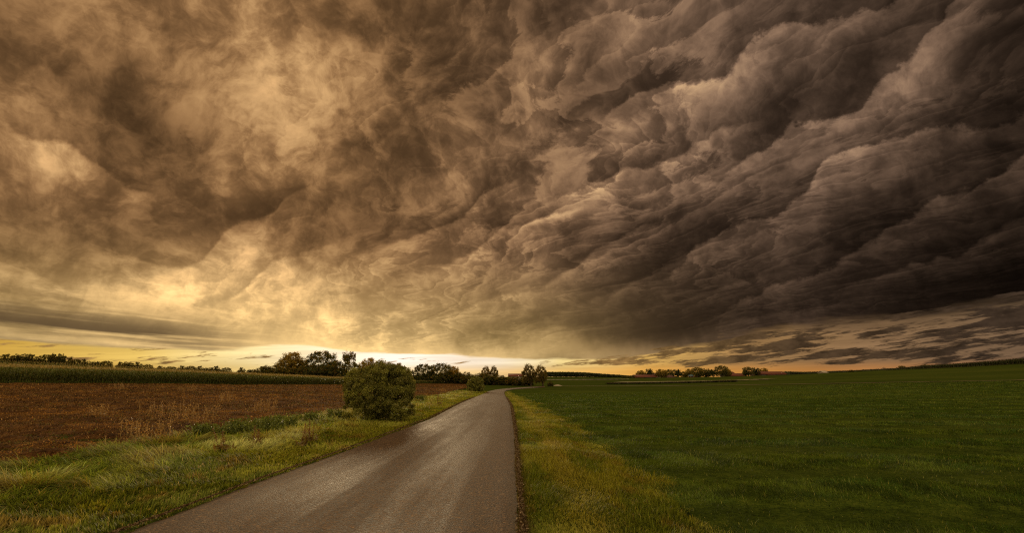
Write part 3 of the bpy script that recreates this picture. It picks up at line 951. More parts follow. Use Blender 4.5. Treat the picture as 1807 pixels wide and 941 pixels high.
# ------------------------------------------------------------------ the two bushes by the road
def hero_bush(px, base, top, w, n, leaf, label, seed, name='round_bush'):
    x, y = hit(px, base)
    z0 = float(terrain(x, y))
    wid = w / F * y; h = zpix(px, top, y) - z0
    a, b = wid / 2, wid / 2 * .9
    lobes = [(0, 0, h * .50, a * .92, b, h * .46), (-a * .45, -.1 * b, h * .60, a * .50, b * .7, h * .32), (a * .42, 0, h * .60, a * .52, b * .7, h * .35),
             (-a * .42, -.1 * b, h * .28, a * .58, b * .8, h * .30), (a * .45, -.1 * b, h * .27, a * .54, b * .8, h * .28), (a * .05, 0, h * .76, a * .5, b * .5, h * .26)]
    cl = 700
    pts, ci, cc = clump_points(n, lobes, cl, wid * .055, .86, seed, .2)
    k = (pts[:, 2] > .02)
    pts, ci = pts[k], ci[k]
    outw = pts - np.array([0, 0, h * .45]); outw /= np.linalg.norm(outw, axis=1)[:, None] + 1e-6
    r_ = np.random.default_rng(seed)
    tn = tone_mix(len(pts), ci, cl, (.165, .165, .028), .4, .45, (.30, .25, .06), r_.uniform(size=len(pts)) < .10, seed)
    e = bpy.data.objects.new(name, None); COL.objects.link(e); e.location = (x, y, z0)
    tag(e, label, 'bush', None)
    m = MB(); q_ = random.Random(seed)
    for i in range(11):
        t = cc[q_.randrange(len(cc))] * .9
        ox, oy = 0.0, 0.0
        m.tube([(ox, oy, -.06), (ox * .8 + t[0] * .2, oy * .8 + t[1] * .2, h * .2), ((ox + t[0]) / 2, (oy + t[1]) / 2, h * .3 + t[2] * .4), tuple(t)],
               [wid * .014, wid * .011, wid * .008, wid * .003], 6)
    m.build('stem', M_bark, e)
    # shoots standing out of the outline
    sp = []
    for i in range(90):
        t = cc[q_.randrange(len(cc))]; o_ = t - np.array([0, 0, h * .35]); o_ = o_ / np.linalg.norm(o_)
        if o_[2] < -.1: continue
        L_ = q_.uniform(.05, .13) * wid * .8
        tip = t + o_ * L_ + np.array([0, 0, .3 * L_])
        for j in range(14): sp.append(t + (tip - t) * q_.uniform(.0, 1.05) + np.array([q_.gauss(0, .010) * wid for _ in range(3)]))
    sp = np.array(sp)
    tn = np.concatenate([tn, tone_mix(len(sp), np.zeros(len(sp), int), 1, (.12, .12, .024), .3, 0, seed=seed)])
    outw = np.concatenate([outw, np.tile((0, -.3, .5), (len(sp), 1))]); pts = np.concatenate([pts, sp])
    link_mesh('crown', leaves_mesh('crown', pts, np.full(len(pts), leaf), tn, .2, .6, outw), M_bush, e)
    return e


hero_bush(667, 743, 641, 124, 130000, .052, 'big dense round green bush standing in the left verge beside the road', 5)
hero_bush(839, 691.5, 665.5, 31, 16000, .16, 'small round dark bush on the verge edge near the bend of the road', 6)


# ================================================================== corn, litter and grass (uncountable: one object each)
def strips_mesh(name, base, dirs, length, width, droop, tones, seg=2, tip=True, rise=None):
    """arching blades. base (n,3), dirs (n,2) heading, rise: start steepness"""
    n = len(base); rise = np.full(n, 1.0) if rise is None else rise
    side = np.stack([-dirs[:, 1], dirs[:, 0], np.zeros(n)], -1)
    d3 = np.stack([dirs[:, 0], dirs[:, 1], np.zeros(n)], -1)
    V_ = []
    for s in range(seg + 1):
        t = s / seg
        fwd = length * t * (np.cos(rise) + droop * t * .6)
        upz = length * t * np.maximum(np.sin(rise), .05) - length * droop * t * t * .55
        c = base + d3 * fwd[:, None] + np.array([0, 0, 1.0]) * upz[:, None]
        if s == seg: V_.append(c[:, None, :])
        else:
            w = (width * (1 - .35 * t) * .5)[:, None]
            V_.append(np.stack([c - side * w, c + side * w], 1))
    co = np.concatenate(V_, 1); nv = co.shape[1]
    k = (np.arange(n) * nv)[:, None]
    loops = []; sizes = []
    for s in range(seg - 1):
        q_ = 2 * s; loops.append(np.concatenate([k + q_, k + q_ + 1, k + q_ + 3, k + q_ + 2], 1)); sizes.append(4)
    loops.append(np.concatenate([k + 2 * seg - 2, k + 2 * seg - 1, k + 2 * seg], 1)); sizes.append(3)
    fl = np.concatenate(loops, 1).ravel(); sz = np.tile(sizes, n)
    shade = np.repeat(tones[:, None, :], nv, 1)
    return co.reshape(-1, 3), fl, sz, shade.reshape(-1, 3)


def join_arrays(parts):
    co, fl, sz, cl = [], [], [], []; b = 0
    for c, f, s, t in parts:
        co.append(c); fl.append(f + b); sz.append(s); cl.append(t); b += len(c)
    return np.concatenate(co), np.concatenate(fl), np.concatenate(sz), np.concatenate(cl)


def corn_mesh(name, P_, H, nl, wscale, seed=2, green=(.105, .122, .022), yellow=(.20, .155, .035), tassel=(.34, .25, .085)):
    r_ = np.random.default_rng(seed); n = len(P_)
    z = terrain(P_[:, 0], P_[:, 1])
    parts = []
    base = np.stack([P_[:, 0], P_[:, 1], z], -1)
    # stalk
    a = r_.uniform(0, 2 * math.pi, n); d = np.stack([np.cos(a), np.sin(a)], -1)
    parts.append(strips_mesh('', base, d, H * .95, np.full(n, .03 * wscale), np.zeros(n), np.tile((.07, .08, .02), (n, 1)), 2, rise=np.full(n, 1.53)))
    for j in range(nl):
        f = (j + .6) / nl
        a = r_.uniform(0, 2 * math.pi, n); d = np.stack([np.cos(a), np.sin(a)], -1)
        b = base.copy(); b[:, 2] += H * (.12 + .72 * f) * r_.uniform(.93, 1.05, n)
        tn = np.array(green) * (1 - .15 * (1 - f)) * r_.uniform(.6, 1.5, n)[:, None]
        yl = r_.uniform(size=n) < (.10 + .12 * (f < .25))
        tn = np.where(yl[:, None], np.array(yellow) * r_.uniform(.6, 1.2, n)[:, None], tn)
        parts.append(strips_mesh('', b, d, H * r_.uniform(.25, .38, n) * (1.1 - .35 * f), .075 * wscale * r_.uniform(.7, 1.2, n), r_.uniform(.6, 1.1, n), tn, 3, rise=r_.uniform(.8, 1.2, n)))
    for j in range(4):
        a = r_.uniform(0, 2 * math.pi, n); d = np.stack([np.cos(a), np.sin(a)], -1)
        b = base.copy(); b[:, 2] += H * .9
        tn = np.array(tassel) * r_.uniform(.6, 1.3, n)[:, None]
        parts.append(strips_mesh('', b, d, H * r_.uniform(.10, .17, n), np.full(n, .028 * wscale), r_.uniform(0, .5, n), tn, 2, rise=r_.uniform(1.0, 1.5, n)))
    c, f, s, t = join_arrays(parts)
    return np_mesh(name, c, f, s, t)


# rows run parallel to the field edge
seg = cornE
def corn_points():
    out_ = []
    d = np.gradient(cornE, axis=0); 
    L_ = np.concatenate(([0], np.cumsum(np.hypot(*np.diff(cornE, axis=0).T)))); 
    for row in range(62):
        off = row * .75 if row < 9 else 6.75 + (row - 9) * 2.4 * (1 + (row - 9) * .02)
        sp = .24 if row < 5 else (.5 if row < 12 else 1.0)
        u = np.arange(0, L_[-1], sp); u = u + rng.uniform(-.06, .06, len(u))
        x = np.interp(u, L_, cornE[:, 0]); y = np.interp(u, L_, cornE[:, 1])
        nx = -(np.interp(u + 4, L_, cornE[:, 1]) - np.interp(u - 4, L_, cornE[:, 1])); ny = np.interp(u + 4, L_, cornE[:, 0]) - np.interp(u - 4, L_, cornE[:, 0])
        m = np.hypot(nx, ny) + 1e-9
        x = x + nx / m * off + rng.normal(0, .06, len(u)); y = y + ny / m * off + rng.normal(0, .06, len(u))
        k = (y > 14) & (np.abs(x) < y * 1.25 + 8)
        k &= ~((x > -22) & (y > 180)) & (np.hypot(x, y) < 290)
        if row > 5: k &= x < -.27 * y + 6
        out_.append(np.stack([x[k], y[k], np.full(k.sum(), row)], -1))
    return np.concatenate(out_)


cp = corn_points()
nearc = cp[:, 2] < 6
Hh = 2.35 + .35 * (fbm(cp[:, 0], cp[:, 1], 3, .12) - .5) + rng.normal(0, .10, len(cp))
Hh *= np.interp(np.arctan2(cp[:, 0], cp[:, 1]), [SKY_A[1], SKY_A[3], SKY_A[4], SKY_A[5]], [1.0, .95, .85, .5])
m1 = corn_mesh('corn_field', cp[nearc][:, :2], Hh[nearc], 10, 1.3)
tag(link_mesh('corn_field', m1, M_corn), 'standing green corn with pale tassels along the far edge of the brown field', 'corn', None, 'stuff')
m2 = corn_mesh('corn_field_interior', cp[~nearc][:, :2], Hh[~nearc], 4, 2.6, 4)
tag(link_mesh('corn_field_interior', m2, M_corn), 'further rows of the green corn running back to the skyline', 'corn', None, 'stuff')

# corn on the eastern crest and a narrow strip of corn in front of the farms
crest = []
for px in np.arange(1560, 1900, .55):
    for row in range(5):
        a_ = azel(px, 645)[0]; rr_ = 286 + row * 3
        crest.append((rr_ * math.sin(a_), rr_ * math.cos(a_)))
crest = np.array(crest) + rng.normal(0, .3, (len(crest), 2))
hc = np.interp(crest[:, 0] / crest[:, 1], [.72, .80, 1.0], [.5, 1.3, 2.0]) * rng.uniform(.85, 1.1, len(crest))
tag(link_mesh('crest_corn', corn_mesh('crest_corn', crest, hc, 4, 4.0, 5, (.035, .045, .014), (.1, .08, .03), (.07, .06, .03)), M_corn),
    'thin dark line of corn along the eastern crest', 'corn', None, 'stuff')

st = []
s0 = trace([(1070, 678.5), (1130, 678), (1200, 677), (1260, 675.5), (1300, 674.5)])
for row in range(5):
    L_ = resample(s0, 520); st.append(L_ + np.array([row * .25, row * .9]) + rng.normal(0, .15, L_.shape))
st = np.concatenate(st)
hs = np.full(len(st), .50) * rng.uniform(.7, 1.15, len(st))
tag(link_mesh('low_crop_strip', corn_mesh('low_crop_strip', st, hs, 4, 6.0, 6, (.022, .028, .010), (.10, .07, .02), (.10, .075, .025)), M_corn),
    'low dark strip of crop across the green in front of the brick barn', 'crop strip', None, 'stuff')


# ------------------------------------------------------------------ point scattering with density falling off with distance
def scatter(n, x0, x1, y0, y1, mask, fall=9.0, power=1.6, over=14):
    X_, Y_ = [], []
    got = 0
    while got < n:
        m = n * 3
        # draw distances so that density ~ 1/(1+(d/fall)^power)
        y = y0 + (y1 - y0) * rng.uniform(0, 1, m) ** 1.0
        x = rng.uniform(x0, x1, m)
        d = np.hypot(x, y)
        k = rng.uniform(size=m) < 1 / (1 + (d / fall) ** power)
        k &= (np.abs(x) < y * 1.12 + 4) & mask(x, y)
        X_.append(x[k]); Y_.append(y[k]); got += k.sum()
    x = np.concatenate(X_)[:n]; y = np.concatenate(Y_)[:n]
    return x, y


def grass(name, x, y, hgt, wid, lean, tones, seg=2, label='', lift=0.0, swirl=.5, seed=0, heading=None):
    n = len(x)
    d0 = np.hypot(x, y)
    a = (fbm(x, y, seed + 40, .55, 2) * 9 if heading is None else heading) + rng.normal(0, 1.1 / (swirl + .4), n)
    d = np.stack([np.cos(a), np.sin(a)], -1)
    base = np.stack([x, y, terrain(x, y) + lift], -1)
    w = wid * np.maximum(1, (d0 / 9) ** .85)
    rise = np.clip(rng.normal(1.45 - lean * .75, .28, n), .25, 1.55)
    c, f, s, t = strips_mesh('', base, d, hgt, w, lean * rng.uniform(.4, 1.2, n), tones, seg, rise=rise)
    o_ = link_mesh(name, np_mesh(name, c, f, s, t), M_grass)
    return tag(o_, label, 'grass', None, 'stuff')


def mixt(masks_cols, n, spread=.3):
    t = np.zeros((n, 3)); t[:] = masks_cols[0][1]
    for m_, c_ in masks_cols[1:]:
        t = t * (1 - m_[:, None]) + np.array(c_) * m_[:, None]
    return np.clip(t * rng.uniform(1 - spread, 1 + spread, n)[:, None], .004, .9)


# left verge: long flopped grass on the field side, shorter yellow-green by the asphalt
wob = lambda x, y: .45 * (fbm(x, y, 9, .9) - .5)
def inL(x, y): return (x > VL(y) - .35 + wob(x, y) * 2.2) & (x < RLx(y) + wob(x, y) * .35 - .02)
x, y = scatter(270000, -13, -2.5, 3.5, 112, inL, 9, 1.75)
tuft = rng.integers(0, 9000, len(x)); kt = rng.permutation(len(x))[:9000]      # draw most blades together into tufts
gath = rng.uniform(size=len(x)) < .62
dxy = np.hypot(x, y)
cellx = np.round(x / .22 + .5 * vnoise(x, y, 51, 3.0)) * .22; celly = np.round(y / .22 + .5 * vnoise(x, y, 52, 3.0)) * .22
jx = vnoise(cellx, celly, 53, 7.0) * .2; jy = vnoise(cellx, celly, 54, 7.0) * .2
x = np.where(gath, cellx + jx + (x - cellx) * .30, x); y = np.where(gath, celly + jy + (y - celly) * .30, y)
t_ = np.clip((RLx(y) - x) / np.maximum(RLx(y) - VL(y), .5), 0, 1)       # 0 at road, 1 at field
pat = fbm(x * 1.2 + y * .15, y * .5 + x * .3, 12, .7, 4); pat2 = fbm(x + .2 * y, y * .7, 15, 2.0, 4)
tall = sstep(.15, .5, t_)
hg = (.075 + .15 * tall * (.6 + .8 * pat)) * rng.uniform(.6, 1.3, len(x)) * (1 + .9 * sstep(.58, .72, pat2) * tall)
hg *= np.where(t_ < .04, .6, 1)
tn = mixt([(None, (.26, .27, .030)), (sstep(.25, .6, t_) * .75, (.26, .36, .062)), (sstep(.45, .62, pat) * tall, (.46, .48, .16)),
           (sstep(.54, .62, 1 - pat) * .6, (.08, .12, .020)), (sstep(.64, .74, pat2) * .6, (.26, .15, .035)), (rng.uniform(size=len(x)) < .07, (.42, .32, .12))], len(x), .5)
grass('verge_grass_left', x, y, hg, .0085 * rng.uniform(.7, 1.4, len(x)), .35 + .5 * tall, tn, 3, 'long flopped grey-green grass on the verge left of the road', swirl=1.2, seed=1)

# right verge: worn yellowish grass with withered spots
def inR(x, y): return (x > RRx(y) - .03 + np.abs(wob(x, y)) * .25) & (x < VR(y) + wob(x, y) * 2.0 + .1 + rng.normal(0, .12, len(x)))
x, y = scatter(150000, -2.5, 4.5, 3.5, 110, inR, 9, 1.7)
t_ = np.clip((x - RRx(y)) / np.maximum(VR(y) - RRx(y), .3), 0, 1)
pat = fbm(x * 1.5 + y * .2, y * .42 - x * .3, 22, 1.0, 4); pat2 = fbm(x * 1.3 + .2 * y, y * .5, 25, 2.4, 4)
hg = (.045 + .075 * sstep(.45, .65, fbm(x * 1.4, y * .5 + x * .4, 28, 1.1))) * rng.uniform(.5, 1.3, len(x)) * np.where(t_ < .06, .7, 1)
tn = mixt([(None, (.24, .24, .030)), (sstep(.47, .60, pat) * .8, (.12, .16, .020)), (sstep(.62, .72, pat2) * .45, (.24, .15, .035)),
           (np.exp(-((t_ - .42) / .13) ** 2) * .4, (.34, .28, .06)), (rng.uniform(size=len(x)) < .06, (.36, .30, .10)), (sstep(.12, .0, t_) * .7, (.12, .07, .025))], len(x), .42)
grass('verge_grass_right', x, y, hg, .0075 * rng.uniform(.7, 1.4, len(x)), .45, tn, 2, 'short yellowing grass with withered patches on the verge right of the road', swirl=.9, seed=2)

# green crop on the right
def rowf(x, y): return np.sin((y + x * .06 + (fbm(x, y, 31, .3) - .5) * 1.4) * 2.1)
def inF(x, y): return (x > VR(y) + wob(x, y) * 2.0 - .1 + rng.normal(0, .15, len(x))) & (rng.uniform(size=len(x)) < 1 - .55 * sstep(.1, .8, rowf(x, y)))
x, y = scatter(560000, 0, 75, 3.0, 95, inF, 8, 1.9)
rowm = np.sin((y + x * .06 + (fbm(x, y, 31, .3) - .5) * 1.4) * 2.1)
pat = fbm(x, y, 32, .6); pat2 = fbm(x, y, 35, 2.4)
hg = .078 * rng.uniform(.5, 1.35, len(x)) * (1 - .32 * rowm) * (.7 + .6 * pat2)
tn = mixt([(None, (.052, .098, .011)), (sstep(.42, .60, pat) * .85, (.105, .150, .016)), (sstep(.50, .64, pat2) * .75, (.024, .040, .006)), (sstep(-.1, .9, rowm) * .72, (.026, .042, .006)), (rng.uniform(size=len(x)) < .05, (.20, .20, .05))], len(x), .4)
grass('green_crop', x, y, hg, .0055 * rng.uniform(.7, 1.5, len(x)), .45, tn, 2, 'short dense dark green crop covering the field right of the verge', swirl=.5, seed=3)

# green beyond the brown field and round the bend
def inB(x, y): return ~((x > RLx(y) - .1) & (x < RRx(y) + .1)) & ((y > 100) | (x > VL(y))) & (x > -16 - (y - 110) * .3) & (x < 8)

# ------------------------------------------------------------------ withered litter on the brown field
def inS(x, y):
    ex = np.interp(y, cornE[:, 1], cornE[:, 0])
    return (x < VL(y) + wob(x, y) * 2.0 + .25) & (x > ex + .3)
x, y = scatter(380000, -62, -7, 4, 170, inS, 13, 1.45)
d0 = np.hypot(x, y)
pat = fbm(x, y, 42, .35); pat2 = fbm(x, y, 45, 1.5)
n = len(x)
a = rng.uniform(0, 6.28, n); d = np.stack([np.cos(a), np.sin(a)], -1)
base = np.stack([x, y, terrain(x, y) + .04 + (clod(x * 1.1, y * 1.1) - .5) * .16 + (clod(x * 3.1 + 7, y * 3.1) - .5) * .10 + d0 * .0002 + rng.uniform(0, .04, n)], -1)
tn = mixt([(None, (.125, .066, .020)), (sstep(.47, .60, pat) * .75, (.30, .145, .034)), (sstep(.46, .58, pat2) * .85, (.040, .019, .008)),
           (rng.uniform(size=n) < .07, (.34, .20, .07)), ((rng.uniform(size=n) < .10) & (fbm(x, y, 47, .2) > .5), (.12, .12, .03))], n, .45)
c, f, s, t = strips_mesh('', base, d, rng.uniform(.03, .10, n) * np.maximum(1, (d0 / 22) ** .6), .019 * rng.uniform(.5, 1.5, n) * np.maximum(1, (d0 / 22) ** .7), rng.uniform(.2, 1.2, n), tn, 2, rise=rng.uniform(.1, 1.4, n))
tag(link_mesh('leaf_litter', np_mesh('leaf_litter', c, f, s, t), M_dry), 'withered brown leaves and stalks strewn over the bare field', 'leaf litter', None, 'stuff')


# ================================================================== far wood
wp = []
for px in np.arange(955, 1126, .9):
    for k in range(3):
        d_ = 640 + rng.uniform(-30, 90) + 40 * k
        x, y = at(px + rng.uniform(-.5, .5), d_)
        top = np.interp(px, [955, 1010, 1035, 1060, 1090, 1126], [656.5, 656.8, 657.8, 660, 662.2, 665]) + rng.uniform(-.4, .9)
        wp.append((x, y, float(terrain(x, y)), zpix(px, top, d_)))
P_, T_, f0 = [], [], []
for x, y, z0, z1 in wp:
    h = max(z1 - z0, 2.0); n = 110
    q_ = rng.normal(size=(n, 3)); q_ /= np.linalg.norm(q_, axis=1)[:, None]
    w = rng.uniform(2.2, 3.8)
    q_ = q_ * np.array([w, w, h * .42]) * rng.uniform(.6, 1, (n, 1)) + np.array([x, y, z0 + h * .56])
    P_.append(q_); T_.append(np.tile(np.array((.035, .040, .014)) * rng.uniform(.6, 1.7), (n, 1)) * rng.uniform(.7, 1.3, (n, 1)))
P_ = np.concatenate(P_); T_ = np.concatenate(T_)
tag(link_mesh('far_wood', leaves_mesh('far_wood', P_, np.full(len(P_), 1.5), T_), M_leaf),
    'long dark wood lying along the horizon between the bend trees and the farms', 'wood', None, 'stuff')
# low blue-green wood line right of the long barn
P_, T_ = [], []
for px in np.arange(1386, 1580, .8):
    for k in range(2):
        d_ = 620 + rng.uniform(-20, 60); x, y = at(px, d_)
        a_ = azel(px, 655)[0]
        top = np.interp(px, [1386, 1400, 1420, 1455, 1500, 1580], [656.4, 656.8, 657.2, 656.3, 654.6, 650.5]) + rng.uniform(-.3, .9)
        z0 = float(terrain(x, y)); h = max(zpix(px, top, d_) - z0, 1.0); n = 60
        q_ = rng.normal(size=(n, 3)); q_ /= np.linalg.norm(q_, axis=1)[:, None]
        P_.append(q_ * np.array([3, 3, h * .5]) + np.array([x, y, z0 + h * .5])); T_.append(np.tile(np.array((.045, .052, .026)) * rng.uniform(.7, 1.4), (n, 1)))
P_ = np.concatenate(P_); T_ = np.concatenate(T_)
tag(link_mesh('distant_tree_line', leaves_mesh('distant_tree_line', P_, np.full(len(P_), 1.3), T_), M_leaf),
    'low hazy tree line on the horizon right of the long barn', 'tree line', None, 'stuff')

# ribbons of dry ground between the fields
M_straw = simple('dry_stubble', (.12, .10, .028), .95, .3, .3)
ribbon('stubble_strip', trace([(1090, 675.2), (1180, 674.4), (1250, 673.2), (1300, 672), (1360, 669.8)]), 12.0, M_straw, .06)
ribbon('field_margin', trace([(962, 671), (1000, 671), (1060, 670.6), (1110, 670.2)]), 10.0, M_straw, .08)

# ================================================================== buildings
M_tile = simple('red_roof_tiles', (.115, .032, .017), .8, .3, 1.5)
M_tile_d = simple('brown_roof_tiles', (.09, .042, .028), .85, .3, 1.5)
M_brick = simple('brick_wall', (.15, .06, .035), .9, .25, 2)
M_render = simple('pale_render', (.34, .29, .23), .85, .12, 1)
M_timber = simple('weathered_timber', (.10, .06, .038), .9, .3, 3)
M_glass_shade = simple('window_glass_and_bay_shade', (.02, .022, .025), .15, .1, 1, .5)  # window panes, and the painted shade of the open bays
M_door = simple('painted_door', (.06, .045, .035), .7, .2, 2)


def building(name, px0, px1, ridge, eave, dist, depth, label, wallm, roofm, gable=None, openings=(), chimney=False, rot=0.0):
    """long side faces the viewer, ridge runs across the view; heights traced from the photo"""
    pm = (px0 + px1) / 2
    cx, cy = at(pm, dist)
    z0 = min(float(terrain(cx + dx, cy + dy)) for dx in (-12, 0, 12) for dy in (0, depth)) - .3
    L_ = (px1 - px0) / F * dist
    hr = zpix(pm, ridge, dist) - z0; he = zpix(pm, eave, dist) - z0
    e = bpy.data.objects.new(name, None); COL.objects.link(e); e.location = (cx, cy, z0)
    e.rotation_euler = (0, 0, rot)
    tag(e, label, 'barn' if 'barn' in name or 'shed' in name else 'house', 'farm buildings on the horizon')
    # walls: long sides and gables as one shell with a gable profile
    w = MB(); hw = L_ / 2
    prof = [(0, 0), (depth, 0), (depth, he), (depth / 2, hr - .25), (0, he)]
    fs = []
    vs = [(-hw, y, z) for y, z in prof] + [(hw, y, z) for y, z in prof]
    w.faces(vs, [(4, 3, 2, 1, 0), (5, 6, 7, 8, 9), (0, 1, 6, 5), (1, 2, 7, 6), (4, 0, 5, 9)])
    w.build('wall', wallm, e)
    r = MB(); o_ = .5
    sl_ = (hr - he) / (depth / 2)
    for sgn in (0, 1):
        y0, y1 = (-o_, depth / 2) if sgn == 0 else (depth + o_, depth / 2)
        za = he - o_ * sl_
        vs = [(-hw - o_, y0, za + .05), (hw + o_, y0, za + .05), (hw + o_, y1, hr + .05), (-hw - o_, y1, hr + .05)]
        vs += [(x, y, z + .22) for x, y, z in vs]
        r.faces(vs, [(0, 1, 2, 3), (7, 6, 5, 4), (0, 4, 5, 1), (1, 5, 6, 2), (2, 6, 7, 3), (3, 7, 4, 0)])
    ro = r.build('roof', roofm, e)
    if chimney:
        MB().box(hw * .3, hw * .3 + .8, depth / 2 - .4, depth / 2 + .4, hr - .6, hr + 1.3).build('chimney', M_brick, ro)
    for kind, f0_, f1_, z0_, z1_ in openings:
        x0, x1 = -hw + f0_ * L_, -hw + f1_ * L_
        if kind == 'window':
            f = MB().box(x0, x1, -.06, .05, z0_ * he, z1_ * he).build('window', M_timber, e)
            MB().box(x0 + .12, x1 - .12, -.09, -.061, z0_ * he + .12, z1_ * he - .12).build('pane', M_glass_shade, f)
        elif kind == 'door':
            MB().box(x0, x1, -.07, .05, 0.25, z1_ * he).build('door', M_door, e)
        elif kind == 'bay':                                  # open bay: flat dark panel paints the shade inside, behind posts
            MB().box(x0, x1, -.05, .04, .25, z1_ * he).build('bay_shade_panel', M_glass_shade, e)
            k = max(2, int((x1 - x0) / 4))
            for i in range(k + 1):
                x = x0 + (x1 - x0) * i / k
                MB().box(x - .12, x + .12, -.30, -.055, .2, z1_ * he).build('post', M_timber, e)
    return e


building('brick_barn', 1121, 1158, 662.4, 666.0, 380, 10, 'low red brick barn with an open front, leftmost farm building', M_brick, M_tile,
         openings=(('window', .10, .16, .4, .7), ('window', .26, .32, .4, .7), ('bay', .42, .97, 0, .85)))
building('white_house', 1153, 1166, 659.5, 663.5, 396, 9, 'small pale house with a gabled roof just right of the brick barn', M_render, M_tile_d, openings=(('window', .15, .3, .45, .7), ('window', .6, .75, .45, .7)), chimney=True)
building('brown_roofed_cottage', 1173, 1191, 662.8, 667.2, 384, 8, 'cottage with a wide brown roof between two dark trees', M_render, M_tile_d, openings=(('door', .4, .5, 0, .75), ('window', .12, .26, .4, .75), ('window', .68, .84, .4, .75)))
building('red_shed', 1220, 1229, 665.3, 667.6, 388, 5, 'tiny red-roofed shed half hidden in front of the pale green tree', M_timber, M_tile, openings=(('door', .3, .6, 0, .8),))
building('brick_outhouse', 1231.5, 1236, 662.5, 665, 386, 5, 'narrow brick outhouse between the trees right of the tiny red shed', M_brick, M_tile_d, openings=(('window', .3, .6, .4, .7),))
building('red_roofed_barn', 1283, 1316, 659.8, 664.0, 385, 11, 'barn with a bright red tiled roof between the tallest tree and its neighbour grove', M_timber, M_tile,
         openings=(('bay', .18, .70, 0, .8), ('door', .78, .88, 0, .8)))
building('rear_farmhouse', 1279, 1297, 657.0, 660.5, 405, 9, 'red roof rising behind the left end of the red-roofed barn', M_render, M_tile, openings=(('window', .2, .35, .5, .8), ('window', .6, .75, .5, .8)), chimney=True)
building('long_barn', 1338, 1387, 656.6, 660.6, 380, 12, 'long low barn with a dull red roof and pale right end, rightmost farm building', M_brick, M_tile,
         openings=(('bay', .08, .35, 0, .7), ('window', .42, .47, .35, .7), ('window', .54, .59, .35, .7), ('door', .66, .72, 0, .8), ('window', .8, .86, .35, .7)))
building('hedge_cottage', 899, 922, 661.0, 664.6, 205, 8, 'cottage whose red roof shows above the hedge at the bend', M_render, M_tile, openings=(('window', .2, .3, .4, .7), ('window', .6, .7, .4, .7)))
a_ = azel(1458, 655)[0]
building('white_gable_house', 1454, 1461, 655.2, 658.2, 420, 7, 'tiny white house alone on the horizon right of the farms', M_render, M_render, openings=(('window', .3, .5, .4, .7),))


# blue tarpaulin-covered trailer by the sheds
def trailer():
    x, y = at(1219, 368); z = float(terrain(x, y))
    e = bpy.data.objects.new('covered_trailer', None); COL.objects.link(e); e.location = (x, y, z)
    tag(e, 'small farm trailer under a pale blue cover in front of the trees', 'trailer')
    blue = simple('blue_cover', (.10, .20, .26), .6, .15, 1); dark = simple('trailer_rubber', (.02, .02, .02), .8, .1, 1)
    MB().box(-1.7, 1.7, -.8, .8, .45, 1.0).build('body', M_timber, e)
    MB().prism([(-1.75, 1.0), (1.75, 1.0), (1.6, 1.35), (.2, 1.6), (-1.6, 1.3)], -.85, .85).build('cover', blue, e)
    for sx in (-.9, .9):
        for sy in (-.95, .80):
            MB().tube([(sx, sy, .4), (sx, sy + .15, .4)], [.4, .4], 12).build('wheel', dark, e)
    MB().tube([(1.7, 0, .55), (2.7, 0, .5)], [.05, .04], 6).build('drawbar', M_timber, e)


trailer()

# field gravel heap by the lone bush
x, y = hit(984, 681.5)
hp = MB()
n1_, n2_ = 14, 6
vs, fs = [(0, 0, .42)], []
for j in range(1, n2_):
    for i in range(n1_):
        t = 2 * math.pi * i / n1_; rr_ = j / (n2_ - 1)
        vs.append((math.cos(t) * 1.5 * rr_ * random.uniform(.9, 1.1), math.sin(t) * .9 * rr_ * random.uniform(.9, 1.1), .42 * (1 - rr_ ** 1.6) * random.uniform(.85, 1.15) - (.05 if j == n2_ - 1 else 0)))
for i in range(n1_): fs.append((0, 1 + i, 1 + (i + 1) % n1_))
for j in range(1, n2_ - 1):
    for i in range(n1_):
        a = 1 + (j - 1) * n1_; b = a + n1_
        fs.append((a + i, b + i, b + (i + 1) % n1_, a + (i + 1) % n1_))
hp.faces(vs, fs)
o_ = hp.build('gravel_heap', simple('pale_gravel', (.26, .21, .15), .95, .3, 4), smooth=True)
o_.location = (x, y, float(terrain(x, y)))
tag(o_, 'low pale heap of gravel in the green right of the lone reddish bush', 'gravel heap')

# poles on the eastern skyline
for i, (px, tp, lab) in enumerate(((1562, 648.3, 'thin wooden pole left of the tiny bush on the eastern skyline'),
                                   (1657, 641.0, 'wooden pole with a crossbar right of the wider domed skyline bush'),
                                   (1756, 636.0, 'left pole of the pair standing over the crest corn'),
                                   (1777, 635.5, 'right pole of the pair standing over the crest corn'))):
    a_ = azel(px, 650)[0]; d_ = 292 * math.cos(a_); x, y = at(px, d_); z = float(terrain(x, y)); h = zpix(px, tp, d_) - z
    e = bpy.data.objects.new('wooden_pole', None); COL.objects.link(e); e.location = (x, y, z)
    tag(e, lab, 'pole', 'poles on the eastern skyline')
    MB().tube([(0, 0, -.3), (0, 0, h)], [.16, .11], 8).build('shaft', M_timber, e)
    MB().box(-.8, .8, -.07, .07, h - .55, h - .40).build('crossbar', M_timber, e)
    for sx in (-.65, .65): MB().tube([(sx, 0, h - .40), (sx, 0, h - .2)], [.06, .04], 6).build('insulator', M_render, e)


